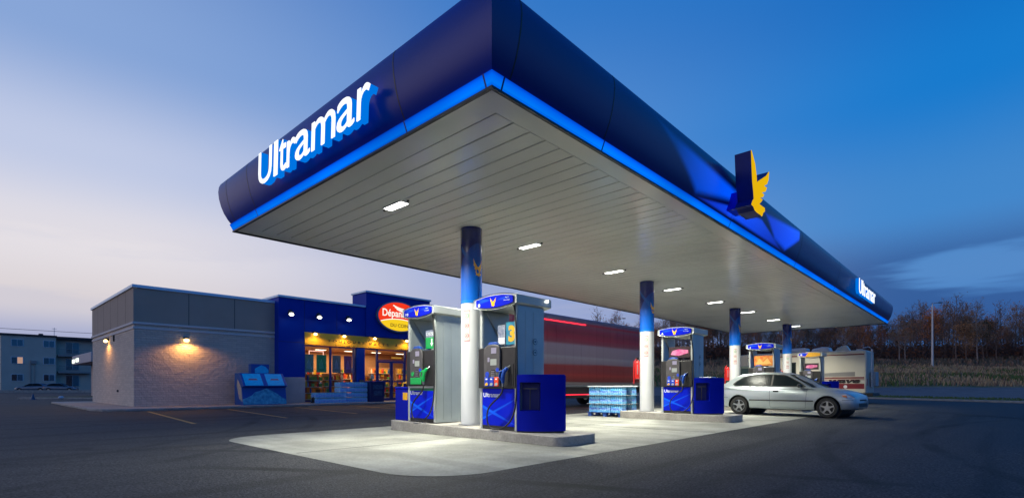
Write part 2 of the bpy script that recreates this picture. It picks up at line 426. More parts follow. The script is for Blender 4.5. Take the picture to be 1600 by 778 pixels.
# ================================================================== THE SETTING
def ground_mat():
    m = bpy.data.materials.new('asphalt'); m.use_nodes = True
    ns, L = m.node_tree.nodes, m.node_tree.links.new
    b = ns['Principled BSDF']
    tc = N('ShaderNodeTexCoord', ns); v = tc.outputs['Object']
    big = N('ShaderNodeTexNoise', ns); big.inputs['Scale'].default_value = .35; big.inputs['Detail'].default_value = 6; L(v, big.inputs[0])
    fine = N('ShaderNodeTexNoise', ns); fine.inputs['Scale'].default_value = 38; fine.inputs['Detail'].default_value = 3; L(v, fine.inputs[0])
    vor = N('ShaderNodeTexVoronoi', ns); vor.inputs['Scale'].default_value = 62; L(v, vor.inputs[0])
    sv = N('ShaderNodeSeparateColor', ns); L(vor.outputs['Color'], sv.inputs[0])
    cv = N('ShaderNodeMapRange', ns); cv.inputs[3].default_value = .35; cv.inputs[4].default_value = 1.75; L(sv.outputs[0], cv.inputs[0])
    mp = N('ShaderNodeMapping', ns); mp.inputs['Rotation'].default_value = (0, 0, radians(18)); mp.inputs['Scale'].default_value = (.06, 1.3, 1); L(v, mp.inputs[0])
    tr = N('ShaderNodeTexNoise', ns); tr.inputs['Scale'].default_value = 1.2; tr.inputs['Detail'].default_value = 4; L(mp.outputs[0], tr.inputs[0])
    r1 = N('ShaderNodeValToRGB', ns)
    r1.color_ramp.elements[0].position = .3; r1.color_ramp.elements[0].color = (.022, .023, .026, 1)
    r1.color_ramp.elements[1].position = .72; r1.color_ramp.elements[1].color = (.050, .050, .052, 1)
    L(big.outputs[0], r1.inputs[0])
    r2 = N('ShaderNodeMapRange', ns); r2.inputs[1].default_value = .3; r2.inputs[2].default_value = .7; r2.inputs[3].default_value = .2; r2.inputs[4].default_value = 2.0; L(fine.outputs[0], r2.inputs[0])
    r3 = N('ShaderNodeMapRange', ns, interpolation_type='SMOOTHSTEP'); r3.inputs[1].default_value = .36; r3.inputs[2].default_value = .5; r3.inputs[3].default_value = .6; r3.inputs[4].default_value = 1.0; L(tr.outputs[0], r3.inputs[0])
    mu = N('ShaderNodeMath', ns, operation='MULTIPLY'); L(r2.outputs[0], mu.inputs[0]); L(r3.outputs[0], mu.inputs[1])
    m3 = N('ShaderNodeMath', ns, operation='MULTIPLY'); L(mu.outputs[0], m3.inputs[0]); L(cv.outputs[0], m3.inputs[1]); mu = m3
    # faint curved tyre marks and dark drips
    nzt = N('ShaderNodeTexNoise', ns); nzt.inputs['Scale'].default_value = .5; nzt.inputs['Detail'].default_value = 5; L(v, nzt.inputs[0])
    for cx, cy, R in ((-9, 22, 16.2), (-9, 22, 17.75), (14, -16, 17.0), (14, -16, 18.55), (-14, -4, 19.5), (-14, -4, 21.0)):
        dd = N('ShaderNodeVectorMath', ns, operation='DISTANCE'); L(v, dd.inputs[0]); dd.inputs[1].default_value = (cx, cy, 0)
        sb = N('ShaderNodeMath', ns, operation='SUBTRACT'); L(dd.outputs['Value'], sb.inputs[0]); sb.inputs[1].default_value = R
        ab = N('ShaderNodeMath', ns, operation='ABSOLUTE'); L(sb.outputs[0], ab.inputs[0])
        q = N('ShaderNodeMapRange', ns, interpolation_type='SMOOTHSTEP'); q.inputs[1].default_value = .16; q.inputs[2].default_value = .06; q.inputs[3].default_value = 0; q.inputs[4].default_value = .75; L(ab.outputs[0], q.inputs[0])
        w_ = N('ShaderNodeMapRange', ns); w_.inputs[1].default_value = .4; w_.inputs[2].default_value = .65; L(nzt.outputs[0], w_.inputs[0])
        t_ = N('ShaderNodeMath', ns, operation='MULTIPLY'); L(q.outputs[0], t_.inputs[0]); L(w_.outputs[0], t_.inputs[1])
        u_ = N('ShaderNodeMath', ns, operation='SUBTRACT'); u_.inputs[0].default_value = 1; L(t_.outputs[0], u_.inputs[1])
        x_ = N('ShaderNodeMath', ns, operation='MULTIPLY'); L(mu.outputs[0], x_.inputs[0]); L(u_.outputs[0], x_.inputs[1]); mu = x_
    vd = N('ShaderNodeTexVoronoi', ns); vd.inputs['Scale'].default_value = .55; L(v, vd.inputs[0])
    q = N('ShaderNodeMapRange', ns, interpolation_type='SMOOTHSTEP'); q.inputs[1].default_value = .03; q.inputs[2].default_value = .12; q.inputs[3].default_value = .45; q.inputs[4].default_value = 1; L(vd.outputs['Distance'], q.inputs[0])
    x_ = N('ShaderNodeMath', ns, operation='MULTIPLY'); L(mu.outputs[0], x_.inputs[0]); L(q.outputs[0], x_.inputs[1]); mu = x_
    # pale stone chips
    ch = N('ShaderNodeMapRange', ns); ch.inputs[1].default_value = .12; ch.inputs[2].default_value = .04; ch.inputs[3].default_value = 0; ch.inputs[4].default_value = 2.2; L(vor.outputs['Distance'], ch.inputs[0])
    mu2 = N('ShaderNodeMath', ns, operation='ADD'); L(mu.outputs[0], mu2.inputs[0]); L(ch.outputs[0], mu2.inputs[1])
    mx = N('ShaderNodeVectorMath', ns, operation='SCALE'); L(r1.outputs[0], mx.inputs[0]); L(mu2.outputs[0], mx.inputs['Scale'])
    L(mx.outputs[0], b.inputs['Base Color'])
    rr = N('ShaderNodeMapRange', ns); rr.inputs[3].default_value = .62; rr.inputs[4].default_value = .9; L(big.outputs[0], rr.inputs[0]); L(rr.outputs[0], b.inputs['Roughness'])
    b.inputs['Specular IOR Level'].default_value = .35
    bp = N('ShaderNodeBump', ns); bp.inputs['Strength'].default_value = .7; bp.inputs['Distance'].default_value = .012; L(vor.outputs['Distance'], bp.inputs['Height'])
    L(bp.outputs[0], b.inputs['Normal'])
    return m
def concrete_mat(name, c0, c1, scale=.8, joints=True, streaks=True, bump=.25):
    m = bpy.data.materials.new(name); m.use_nodes = True
    ns, L = m.node_tree.nodes, m.node_tree.links.new
    b = ns['Principled BSDF']
    tc = N('ShaderNodeTexCoord', ns); v = tc.outputs['Object']
    nz = N('ShaderNodeTexNoise', ns); nz.inputs['Scale'].default_value = scale; nz.inputs['Detail'].default_value = 8; nz.inputs['Roughness'].default_value = .62; L(v, nz.inputs[0])
    r = N('ShaderNodeValToRGB', ns); r.color_ramp.elements[0].position = .33; r.color_ramp.elements[0].color = c0 + (1,)
    r.color_ramp.elements[1].position = .68; r.color_ramp.elements[1].color = c1 + (1,); L(nz.outputs[0], r.inputs[0])
    cur = r.outputs[0]
    f = N('ShaderNodeTexNoise', ns); f.inputs['Scale'].default_value = 26; f.inputs['Detail'].default_value = 5; L(v, f.inputs[0])
    mr = N('ShaderNodeMapRange', ns); mr.inputs[1].default_value = .3; mr.inputs[2].default_value = .7; mr.inputs[3].default_value = .86; mr.inputs[4].default_value = 1.1; L(f.outputs[0], mr.inputs[0])
    k = mr.outputs[0]
    if streaks:                       # tyre-darkened lanes and oil drips
        mp = N('ShaderNodeMapping', ns); mp.inputs['Scale'].default_value = (1.1, .12, 1); L(v, mp.inputs[0])
        t = N('ShaderNodeTexNoise', ns); t.inputs['Scale'].default_value = 1.6; t.inputs['Detail'].default_value = 3; L(mp.outputs[0], t.inputs[0])
        q = N('ShaderNodeMapRange', ns, interpolation_type='SMOOTHSTEP'); q.inputs[1].default_value = .35; q.inputs[2].default_value = .55; q.inputs[3].default_value = .8; q.inputs[4].default_value = 1; L(t.outputs[0], q.inputs[0])
        mu = N('ShaderNodeMath', ns, operation='MULTIPLY'); L(k, mu.inputs[0]); L(q.outputs[0], mu.inputs[1]); k = mu.outputs[0]
        vo = N('ShaderNodeTexVoronoi', ns); vo.inputs['Scale'].default_value = 1.7; vo.inputs['Randomness'].default_value = 1; L(v, vo.inputs[0])
        q = N('ShaderNodeMapRange', ns, interpolation_type='SMOOTHSTEP'); q.inputs[1].default_value = .02; q.inputs[2].default_value = .07; q.inputs[3].default_value = .62; q.inputs[4].default_value = 1; L(vo.outputs['Distance'], q.inputs[0])
        mu = N('ShaderNodeMath', ns, operation='MULTIPLY'); L(k, mu.inputs[0]); L(q.outputs[0], mu.inputs[1]); k = mu.outputs[0]
    sc = N('ShaderNodeVectorMath', ns, operation='SCALE'); L(cur, sc.inputs[0]); L(k, sc.inputs['Scale'])
    L(sc.outputs[0], b.inputs['Base Color'])
    b.inputs['Roughness'].default_value = .72; b.inputs['Specular IOR Level'].default_value = .35
    bp = N('ShaderNodeBump', ns); bp.inputs['Strength'].default_value = bump; bp.inputs['Distance'].default_value = .006; L(f.outputs[0], bp.inputs['Height']); L(bp.outputs[0], b.inputs['Normal'])
    return m
M['asphalt'] = ground_mat()
M['pad'] = concrete_mat('pad_concrete', (.21, .21, .185), (.39, .39, .345))
M['kerb'] = concrete_mat('kerb_concrete', (.26, .24, .22), (.38, .36, .33), 3, streaks=False)
M['road_dark'] = mat('new_asphalt', (.020, .022, .027), .8, var=.25, vscale=.6, bump=.4, bscale=120)
M['line'] = mat('worn_yellow_line', (.36, .19, .035), .7, col2=(.55, .30, .06), vscale=14)

def sheet(name, poly, z, m, label=None):
    mb = MB(); n = len(poly)
    mb.add([(x, y, z) for x, y in poly], [tuple(range(n))])
    o = mb.build(name, m, smooth=0)
    return tag(o, kind='structure', label=label)
sheet('ground', [(-400, -400), (900, -400), (900, 900), (-400, 900)], 0, M['asphalt'])

# concrete forecourt pad with rounded near corners
def rounded(x0, x1, y0, y1, r, n=8, corners=(1, 1, 1, 1)):
    out = []
    for i, (cx, cy, a0) in enumerate([(x1 - r, y1 - r, 0), (x0 + r, y1 - r, 90), (x0 + r, y0 + r, 180), (x1 - r, y0 + r, 270)]):
        if corners[i]:
            out += [(cx + r * cos(radians(a0 + 90 * k / n)), cy + r * sin(radians(a0 + 90 * k / n))) for k in range(n + 1)]
        else:
            out.append(((x1, y1), (x0, y1), (x0, y0), (x1, y0))[i])
    return out
pad_poly = rounded(3.3, 36.5, 4.22, 10.75, .9, corners=(1, 1, 1, 1))
mb = MB(); mb.add([(x, y, .004) for x, y in pad_poly], [tuple(range(len(pad_poly)))])
tag(mb.build('concrete_pad', M['pad'], smooth=0), kind='structure')
mb = MB()
for x in (10.9, 18.3, 25.7, 33.0): mb.box(x - .008, x + .008, 4.25, 10.7, .004, .0065)
for y in (7.5,): mb.box(3.4, 36.4, y - .008, y + .008, .004, .006)
tag(mb.build('pad_joint', M['dark_metal'], smooth=0), kind='structure')

# the newer, darker road and its kerb off to the right
def along(p, q, t): return (p[0] + (q[0] - p[0]) * t, p[1] + (q[1] - p[1]) * t)
s0, s1 = (28.6, 4.9), (20.9, -1.5)
k0, k1 = (47.3, 7.5), (40.5, -1.4)
sheet('road', [along(s0, s1, -3), along(s0, s1, 4), along(k0, k1, 4), along(k0, k1, -3)], .008, M['road_dark'])
def strip(name, p, q, w, z0, z1, m, t0=-6, t1=6):
    a, b = along(p, q, t0), along(p, q, t1)
    d = Vector((b[0] - a[0], b[1] - a[1])).normalized(); n = Vector((-d.y, d.x)) * w
    poly = [a, b, (b[0] + n.x, b[1] + n.y), (a[0] + n.x, a[1] + n.y)]
    mb = MB(); mb.prism(poly, 'z', z0, z1)
    return tag(mb.build(name, m, smooth=0, bevel=.02), kind='structure')
strip('kerb', k0, k1, .28, 0, .13, M['kerb'])

# beyond the kerb: verge, gravel flat, then the grassy bank rising to the woods
# (X = metres to the right of the camera's heading, W = metres ahead of it)
HPROF = [(50, -.05), (52, .02), (62, .15), (68, .35), (72, .7), (74, .95), (82, 2.2), (98, 4.35), (126, 7.6), (150, 9), (200, 10), (600, 14)]
def world_xy(X, W): return (X * .6806 + W * .7326, -X * .7325 + W * .6808)
def hill(X, W):
    z = HPROF[0][1] if W < 50 else HPROF[-1][1]
    for (p, zp), (q, zq) in zip(HPROF, HPROF[1:]):
        if p <= W <= q: z = zp + (zq - zp) * (W - p) / (q - p)
    f = max(0, min(1, (X / W - .06) / .16)); f = f * f * (3 - 2 * f)
    if W > 70: z += (.22 * sin(X * .11 + 1) + .14 * sin(X * .31 + W * .2)) * min(1, (W - 70) / 10)
    return -.3 + (z + .3) * f
def ground_at(x, y): return max(0, hill(.6806 * x - .7325 * y, .7326 * x + .6808 * y))
rnd = random.Random(3)
def terrain_mesh():
    mbs = MB(); vs = []; fs = []; mi = []
    ws = [50, 52, 56, 60, 64, 68, 70, 72, 73, 74, 76, 78, 80, 82, 85, 88, 91, 94, 98, 102, 106, 110, 115, 120, 126, 134, 142, 150, 170, 200, 300, 600]
    n = 120
    for w in ws:
        for j in range(n):
            X = (-.05 + 1.45 * j / (n - 1)) * w
            z = hill(X, w) + (rnd.uniform(-.10, .10) if w > 75 else rnd.uniform(-.01, .01))
            x, y = world_xy(X, w); vs.append((x, y, z))
    for i in range(len(ws) - 1):
        wm = (ws[i] + ws[i + 1]) / 2
        k = 1 if wm < 72.5 else 2 if wm < 100 else 3
        for j in range(n - 1):
            fs.append((i * n + j, i * n + j + 1, (i + 1) * n + j + 1, (i + 1) * n + j)); mi.append(k)
    mbs.v = [Vector(v) for v in vs]; mbs.f = fs; mbs.mi = mi
    return mbs
M['verge'] = mat('verge_grass', (.035, .065, .016), .9, col2=(.08, .09, .03), vscale=1.5, bump=.6, bscale=30)
M['gravel'] = mat('gravel_track', (.075, .07, .075), .9, col2=(.14, .13, .13), vscale=.8, bump=.5, bscale=30)
M['bank'] = mat('bank_grass', (.055, .075, .022), .95, col2=(.20, .15, .075), vscale=.22, bump=.8, bscale=3, detail=8)
M['scrub'] = mat('scrub_floor', (.04, .042, .02), .95, col2=(.10, .08, .05), vscale=.2, bump=.8, bscale=2, detail=8)
tag(terrain_mesh().build('hill', [M['verge'], M['gravel'], M['bank'], M['scrub']], smooth=60), kind='structure')
kd = Vector((k1[0] - k0[0], k1[1] - k0[1])).normalized(); kn = Vector((-kd.y, kd.x))
if kn.dot(Vector(k0)) < 0: kn = -kn
ka, kb = Vector(k0) - kd * 70, Vector(k0) + kd * 60
sheet('lawn', [tuple(ka + kn * .28), tuple(kb + kn * .28), tuple(kb + kn * 6.5), tuple(ka + kn * 6.5)], .11, M['verge'])
sheet('gravel', [tuple(ka + kn * 6.4), tuple(kb + kn * 6.4), tuple(kb + kn * 60), tuple(ka + kn * 60)], .012, M['gravel'])

# tall autumn grass on the bank
def grass():
    r = random.Random(11); mb = MB(); vs = []; fs = []; mi = []
    def blade(x, y, z, h, w, k):
        a = r.uniform(0, pi); dx, dy = cos(a) * w, sin(a) * w
        lx, ly = r.uniform(-.3, .3) * h, r.uniform(-.3, .3) * h
        b = len(vs)
        vs.extend([(x - dx, y - dy, z), (x + dx, y + dy, z), (x + lx + dx * .5, y + ly + dy * .5, z + h), (x + lx - dx * .5, y + ly - dy * .5, z + h * .9)])
        fs.append((b, b + 1, b + 2, b + 3)); mi.append(k)
    for i in range(34000):
        W = 73 + 28 * (r.random() ** .85); X = r.uniform(.12, 1.12) * W
        x, y = world_xy(X, W); z = ground_at(x, y) - .05
        patch = sin(X * .11 + W * .3) + sin(X * .31 + 2) * .6 + r.uniform(-.9, .9)
        low = W < 84
        k = (0 if patch > -.2 else 1) if low else (1 if patch > -1.1 else 0)
        if r.random() < .2: k = 2
        blade(x, y, z, r.uniform(.25, .8), r.uniform(.04, .12), k)
    for i in range(11000):
        W = r.uniform(99, 124); X = r.uniform(.12, 1.12) * W; x, y = world_xy(X, W)
        blade(x, y, ground_at(x, y) - .05, r.uniform(.4, 1.2), r.uniform(.1, .28), 3 if r.random() < .7 else 2)
    for i in range(8000):
        p = Vector(k0) + kd * r.uniform(-50, 40) + kn * r.uniform(.4, 6.3)
        blade(p.x, p.y, .10, r.uniform(.05, .12), r.uniform(.02, .05), 0)
    mb.v = [Vector(v) for v in vs]; mb.f = fs; mb.mi = mi
    g = [mat('grass_green', (.07, .12, .03), .8), mat('grass_straw', (.36, .26, .15), .8), mat('grass_rust', (.22, .13, .09), .8), mat('scrub_brown', (.10, .085, .06), .85)]
    o = mb.build('grass', g, smooth=0)
    tag(o, 'tall straw and green autumn grass covering the bank beyond the road', 'grass', kind='stuff')
grass()

# pavement round the shop
pv = [(3.5, 38.0), (3.5, 25.6), (3.75, 24.9), (4.4, 24.35), (5.2, 24.2), (24.5, 24.2), (24.5, 38)]
mb = MB(); mb.prism(pv, 'z', 0, .1)
tag(mb.build('pavement', M['kerb'], smooth=0, bevel=.02), kind='structure')
# parking lines
for (x0, y0), (x1, y1) in [((4.95, 23.6), (4.2, 15.2)), ((7.74, 23.6), (6.9, 15.9)), ((10.6, 23.6), (9.65, 16.5)), ((13.4, 23.6), (12.5, 16.8))]:
    d = Vector((x1 - x0, y1 - y0)).normalized(); n = Vector((-d.y, d.x)) * .055
    sheet('painted_line', [(x0 + n.x, y0 + n.y), (x1 + n.x, y1 + n.y), (x1 - n.x, y1 - n.y), (x0 - n.x, y0 - n.y)], .005, M['line'])
# low kerbed strip across the side road at the left, and the low wall before the flats
mb = MB(); mb.prism([(3.0, 52.9), (14, 41.2), (16.2, 43.2), (5.2, 54.9)], 'z', 0, .12)
tag(mb.build('kerb', M['kerb'], smooth=0), kind='structure')
sheet('lawn', [(3.4, 52.9), (14, 41.6), (15.8, 43.3), (5.2, 54.5)], .125, M['verge'])
mb = MB(); mb.prism([(-40, 128), (20, 92), (20.3, 92.4), (-39.7, 128.4)], 'z', 0, .35)
tag(mb.build('low_wall', M['kerb'], smooth=0), 'long low grey wall beyond the parked cars at the far left', 'wall')

# ================================================================== BARE AUTUMN TREES
def bare_tree(seed, h, leafy, spread=.33, lean=0):
    """one mesh for the trunk, one for the crown of limbs, twigs and the last leaves"""
    r = random.Random(seed); tr = MB(); cr = MB()
    pts = [Vector((0, 0, -.3))]; n = 7
    for i in range(1, n + 1):
        pts.append(Vector((pts[-1].x + r.uniform(-.12, .12) * h / 10 + lean * .1, pts[-1].y + r.uniform(-.12, .12) * h / 10, h * .9 * i / n)))
    rs = [h * .012 * (1 - .85 * i / n) for i in range(n + 1)]
    tr.tube(pts, rs, 5)
    def branch(p, d, L, rad, depth):
        q = p.copy(); P = [q.copy()]; R = [rad]; k = 3
        for i in range(k):
            d = (d + Vector((r.uniform(-.25, .25), r.uniform(-.25, .25), r.uniform(.02, .28)))).normalized()
            q = q + d * L / k; P.append(q.copy()); R.append(rad * (1 - .8 * (i + 1) / k))
        cr.tube(P, [max(x, .012) for x in R], 3)
        if depth > 0:
            for i in range(r.randint(3, 4) if depth > 1 else r.randint(4, 6)):
                t = r.uniform(.25, 1); j = min(int(t * k), k - 1); w = t * k - j
                s = P[j].lerp(P[j + 1], w)
                a = r.uniform(0, 2 * pi)
                nd = (d + Vector((cos(a), sin(a), r.uniform(-.1, .5))) * .85).normalized()
                branch(s, nd, L * r.uniform(.4, .62), rad * .45, depth - 1)
        else:
            for i in range(r.randint(0, 2) + (r.randint(3, 7) if leafy > 0 else 0)):
                if r.random() > .55 + leafy * .45: continue
                c = P[-1] + Vector((r.gauss(0, .25), r.gauss(0, .25), r.gauss(0, .25)))
                s_ = r.uniform(.06, .13); u = Vector((r.gauss(0, 1), r.gauss(0, 1), r.gauss(0, 1))).normalized(); w = u.orthogonal().normalized()
                cr.add([c - u * s_, c + w * s_ * .7, c + u * s_, c - w * s_ * .7], [(0, 1, 2, 3)], 1)
    nb = 22
    for i in range(nb):
        t = .22 + .75 * i / nb + r.uniform(-.02, .02)
        z = h * .9 * t; j = min(int(t * n), n - 1); s = pts[j].lerp(pts[j + 1], t * n - j)
        a = i * 2.4 + r.uniform(-.4, .4)
        up = .55 + .5 * t
        L = h * spread * (1.05 - t) * r.uniform(.7, 1.15) + h * .06
        branch(s, Vector((cos(a), sin(a), up)).normalized(), L, h * .0045 * (1.2 - t), 2 if L > h * .12 else 1)
    return tr, cr
M['bark'] = mat('grey_brown_bark', (.15, .095, .075), .9, var=.3)
M['bark_pale'] = mat('pale_bark', (.26, .20, .17), .9, var=.3)
leafm = [mat('leaf_rust', (.45, .14, .04), .8, var=.4, vscale=2), mat('leaf_brown', (.28, .14, .06), .8, var=.4, vscale=2), mat('leaf_olive', (.055, .05, .02), .8, var=.4, vscale=2)]
protos = []
for seed, h, leafy, lm, bk, sp in [(1, 12, .0, 1, 'bark', .30), (2, 11, .25, 0, 'bark', .26), (3, 13, .1, 1, 'bark_pale', .24), (4, 9, .6, 0, 'bark', .34), (5, 10, .15, 2, 'bark', .36), (6, 12.5, 0, 1, 'bark', .22), (7, 8, .8, 1, 'bark', .38)]:
    t, c = bare_tree(seed, h, leafy, sp)
    e = empty('bare_tree', (0, 0, 0))
    t.build('trunk', M[bk], e, smooth=60); c.build('crown', [M[bk], leafm[lm]], e, smooth=0)
    protos.append((e, h, leafy))
tree_kinds = ['tall grey leafless tree with rising limbs in the woods on the bank', 'leafless tree keeping a few rust leaves in the woods on the bank', 'slim pale-barked tree in the woods on the bank',
              'shorter tree still holding rust-red leaves in the woods', 'broad open bare tree with olive leaf remnants in the woods', 'narrow upright leafless tree in the woods on the bank', 'low bushy brown-leaved tree at the edge of the woods']
rt = random.Random(21)
spots = []
# measured in the picture: world azimuth (as X/Z) and distance, from behind the shop round to the right
for i in range(205):
    u = 900 + (1700 - 900) * (i + rt.random()) / 205
    r_ = (u - 800) / 804
    Z = rt.choice([112, 120, 128, 136, 146, 158]) + rt.uniform(-4, 4)
    if u < 1010 and rt.random() < .6: continue
    X = r_ * Z
    spots.append((X * .6806 + Z * .7326, -X * .7325 + Z * .6808, Z, u))
first = {i: True for i in range(len(protos))}
for x, y, Z, u in spots:
    k = rt.choice([0, 0, 1, 1, 2, 3, 4, 5, 5, 6, 2])
    e, h, leafy = protos[k]
    o = e if first[k] else copy_tree(e)
    first[k] = False
    sc = rt.uniform(.8, 1.15) * (1.0 + .12 * sin(u * .035) + (.12 if u > 1380 else 0) + (.1 if 1040 < u < 1070 else 0))
    o.location = (x, y, ground_at(x, y)); o.rotation_euler = (0, 0, rt.uniform(0, 6.28)); o.scale = (sc, sc, sc * rt.uniform(.92, 1.12))
    tag(o, tree_kinds[k], 'tree', 'bare autumn trees in the woods on the bank')
# the undergrowth under them: nobody could count it
def thicket():
    r = random.Random(5); vs = []; fs = []; mi = []
    for i in range(26000):
        u = r.uniform(880, 1720); Z = r.uniform(116, 170); X = (u - 800) / 804 * Z
        x = X * .6806 + Z * .7326; y = -X * .7325 + Z * .6808
        z = ground_at(x, y) - .2; h = r.uniform(1.0, 3.8) * (1 if r.random() < .8 else 1.4); w = r.uniform(.015, .055)
        a = r.uniform(0, pi); lx, ly = r.uniform(-.18, .18) * h, r.uniform(-.18, .18) * h
        b = len(vs); dx, dy = cos(a) * w, sin(a) * w
        vs.extend([(x - dx, y - dy, z), (x + dx, y + dy, z), (x + lx, y + ly, z + h)]); fs.append((b, b + 1, b + 2)); mi.append(r.choice([0, 0, 1]))
        for q in range(3):
            t = r.uniform(.3, .95); s_ = r.uniform(.05, .16); c = Vector((x + lx * t, y + ly * t, z + h * t)); b = len(vs)
            vs.extend([tuple(c), tuple(c + Vector((r.gauss(0, s_ * 3), r.gauss(0, s_ * 3), s_ * 4))), tuple(c + Vector((r.gauss(0, s_), r.gauss(0, s_), s_ * 3)))]); fs.append((b, b + 1, b + 2)); mi.append(r.choice([0, 1, 2]))
    mb = MB(); mb.v = [Vector(v) for v in vs]; mb.f = fs; mb.mi = mi
    o = mb.build('undergrowth', [mat('thicket_dark', (.07, .048, .045), .95), mat('thicket_brown', (.12, .062, .045), .95), mat('thicket_rust', (.20, .075, .035), .95)], smooth=0)
    tag(o, 'dense leafless undergrowth filling the foot of the woods', 'undergrowth', kind='stuff')
thicket()

# highway lamp posts on the bank
def lamp_post(u, Z, h, base, label, arm=1.6, flip=1, r=.09):
    X = (u - 800) / 804 * Z
    x, y = X * .6806 + Z * .7326, -X * .7325 + Z * .6808
    e = empty('street_lamp', (x, y, base), -math.atan2(.7326, .6808), label=label, cat='street lamp', group='street lamps along the highway')
    mb = MB(); mb.cyl((0, 0, -.5), (0, 0, h - .5), r * 1.3, r * .75, 10); mb.build('pole', M['pole'], e)
    mb = MB(); mb.tube([(0, 0, h - .6), (0, 0, h - .2), (.25 * flip, 0, h), (arm * flip, 0, h + .1)], r * .5, 6); mb.build('arm', M['pole'], e)
    mb = MB(); mb.box(arm * flip, (arm + .75) * flip, -.16, .16, h + .02, h + .2); mb.build('lamp_head', M['dark_metal'], e, bevel=.05)
M['pole'] = mat('galvanised_pole', (.42, .43, .45), .4, .5)
lamp_post(1457, 98, 12.4, 4.25, 'tall grey street lamp standing alone on the grassy bank at the right', arm=1.1, r=.16)
lamp_post(955, 120, 14.5, 2.0, 'grey street lamp rising behind the red truck box', arm=2.6, r=.11)

# ================================================================== FAR LEFT: flats, neighbour building
M['stucco'] = mat('beige_stucco', (.52, .44, .37), .85, var=.08, vscale=.5)
M['roof_dark'] = mat('dark_roof_edge', (.055, .04, .04), .7)
M['balcony'] = mat('balcony_slab', (.26, .24, .24), .8)
M['win_frame'] = mat('white_window_frame', (.55, .57, .6), .5)
M['win_glass'] = mat('dark_window_glass', (.012, .03, .045), .08, 0, spec=1.0)
M['win_teal'] = mat('window_curtained', (.02, .11, .16), .12, 0, spec=.9)
M['win_warm'] = glow('lit_room', (.9, .55, .42), .5)
def flats():
    y0 = 115.6
    e = empty('apartment_building', (4.6, y0, 0), label='three-storey beige apartment building with balconies beyond the road', cat='apartment building')
    mb = MB(); mb.box(0, 6.65, 0, 16, -.5, 9.1); mb.box(6.65, 24, 1.2, 16, -.5, 8.9); mb.build('wall', M['stucco'], e)
    mb = MB(); mb.box(-.2, 6.75, -.2, 16.2, 9.1, 9.4); mb.box(6.75, 24, .0, 16.2, 8.9, 9.3)
    rf = mb.build('roof', M['roof_dark'], e)
    mb = MB(); mb.cyl((4.9, 2, 9.4), (4.9, 2, 9.75), .35, .3, 10); mb.build('vent', M['dark_metal'], rf)
    mb = MB(); mb.tube([(6.6, 2, 9.4), (6.6, 2, 10.9)], .04, 5); mb.tube([(6.3, 2, 10.7), (6.9, 2, 10.7)], .03, 5); mb.tube([(6.35, 2, 10.3), (6.85, 2, 10.3)], .03, 5); mb.build('antenna', M['steel'], rf)
    k = 0
    for z in (1.8, 4.6, 7.45):
        for x in (1.25, 5.1):
            mb = MB(); mb.box(x - .1, x + 1.4, -.06, .06, z - .08, z + 1.08)
            f = mb.build('window', M['win_frame'], e)
            g = ('win_teal', 'win_teal') if z > 5 else (('win_warm', 'win_glass') if (x < 3 and 3 < z < 6) else ('win_teal', 'win_glass'))
            mb = MB(); mb.box(x, x + .62, -.075, -.05, z, z + 1.0, 0); mb.box(x + .68, x + 1.3, -.075, -.05, z, z + 1.0, 1)
            mb.build('pane', [M['win_glass'] if z < 6 else M['win_teal'], M[g[0]]], f)
        # patio doors and balconies
        mb = MB(); mb.box(8.0, 9.8, 1.12, 1.22, z - .95, z + 1.0); f = mb.build('window', M['win_frame'], e)
        mb = MB(); mb.box(8.06, 8.86, 1.08, 1.14, z - .9, z + .95, 0); mb.box(8.94, 9.74, 1.08, 1.14, z - .9, z + .95, 1); mb.build('pane', [M['win_glass'], M['win_teal']], f)
        if z > 3:
            mb = MB(); mb.box(6.9, 11.2, -.1, 1.2, z - 1.5, z - 1.2); b = mb.build('balcony', M['balcony'], e)
            mb = MB(); mb.box(6.95, 11.15, -.08, -.03, z - .32, z - .26)
            for i in range(29): mb.box(6.95 + i * .15, 6.97 + i * .15, -.07, -.04, z - 1.2, z - .32)
            mb.build('railing', M['balcony'], b)
    mb = MB(); mb.tube([(3.5, -.15, 0), (3.5, -.15, 5.2)], .06, 5); mb.tube([(4.0, -.15, 0), (4.0, -.15, 5)], .04, 5); mb.box(3.5, 4.2, -.3, 0, 4.6, 5.1); mb.build('service_pipe', M['balcony'], e)
flats()
def neighbour():
    e = empty('roadside_building', (7.6, 56, 0), label='small pale commercial building with a lit sign fascia behind the shop', cat='building')
    pale = mat('pale_render', (.42, .33, .31), .8, var=.06)
    mb = MB(); mb.box(1.2, 12, 0, 8, 0, 3.0); mb.build('wall', pale, e)
    mb = MB(); mb.box(0, 12.4, -.6, 10, 3.0, 3.85); f = mb.build('fascia', mat('grey_fascia', (.33, .33, .38), .6), e, bevel=.05)
    mb = MB(); mb.box(-.05, .0, 8.3, 9.6, 3.15, 3.5); mb.box(-.05, 0, 5.9, 7.4, 3.2, 3.55); mb.build('lit_sign', glow('lit_sign_white', (.9, 1, .85), 1.6), f)
    mb = MB(); mb.box(1.1, 1.2, 1.2, 2.4, 0, 2.3); mb.build('door', M['dark_metal'], e)
neighbour()
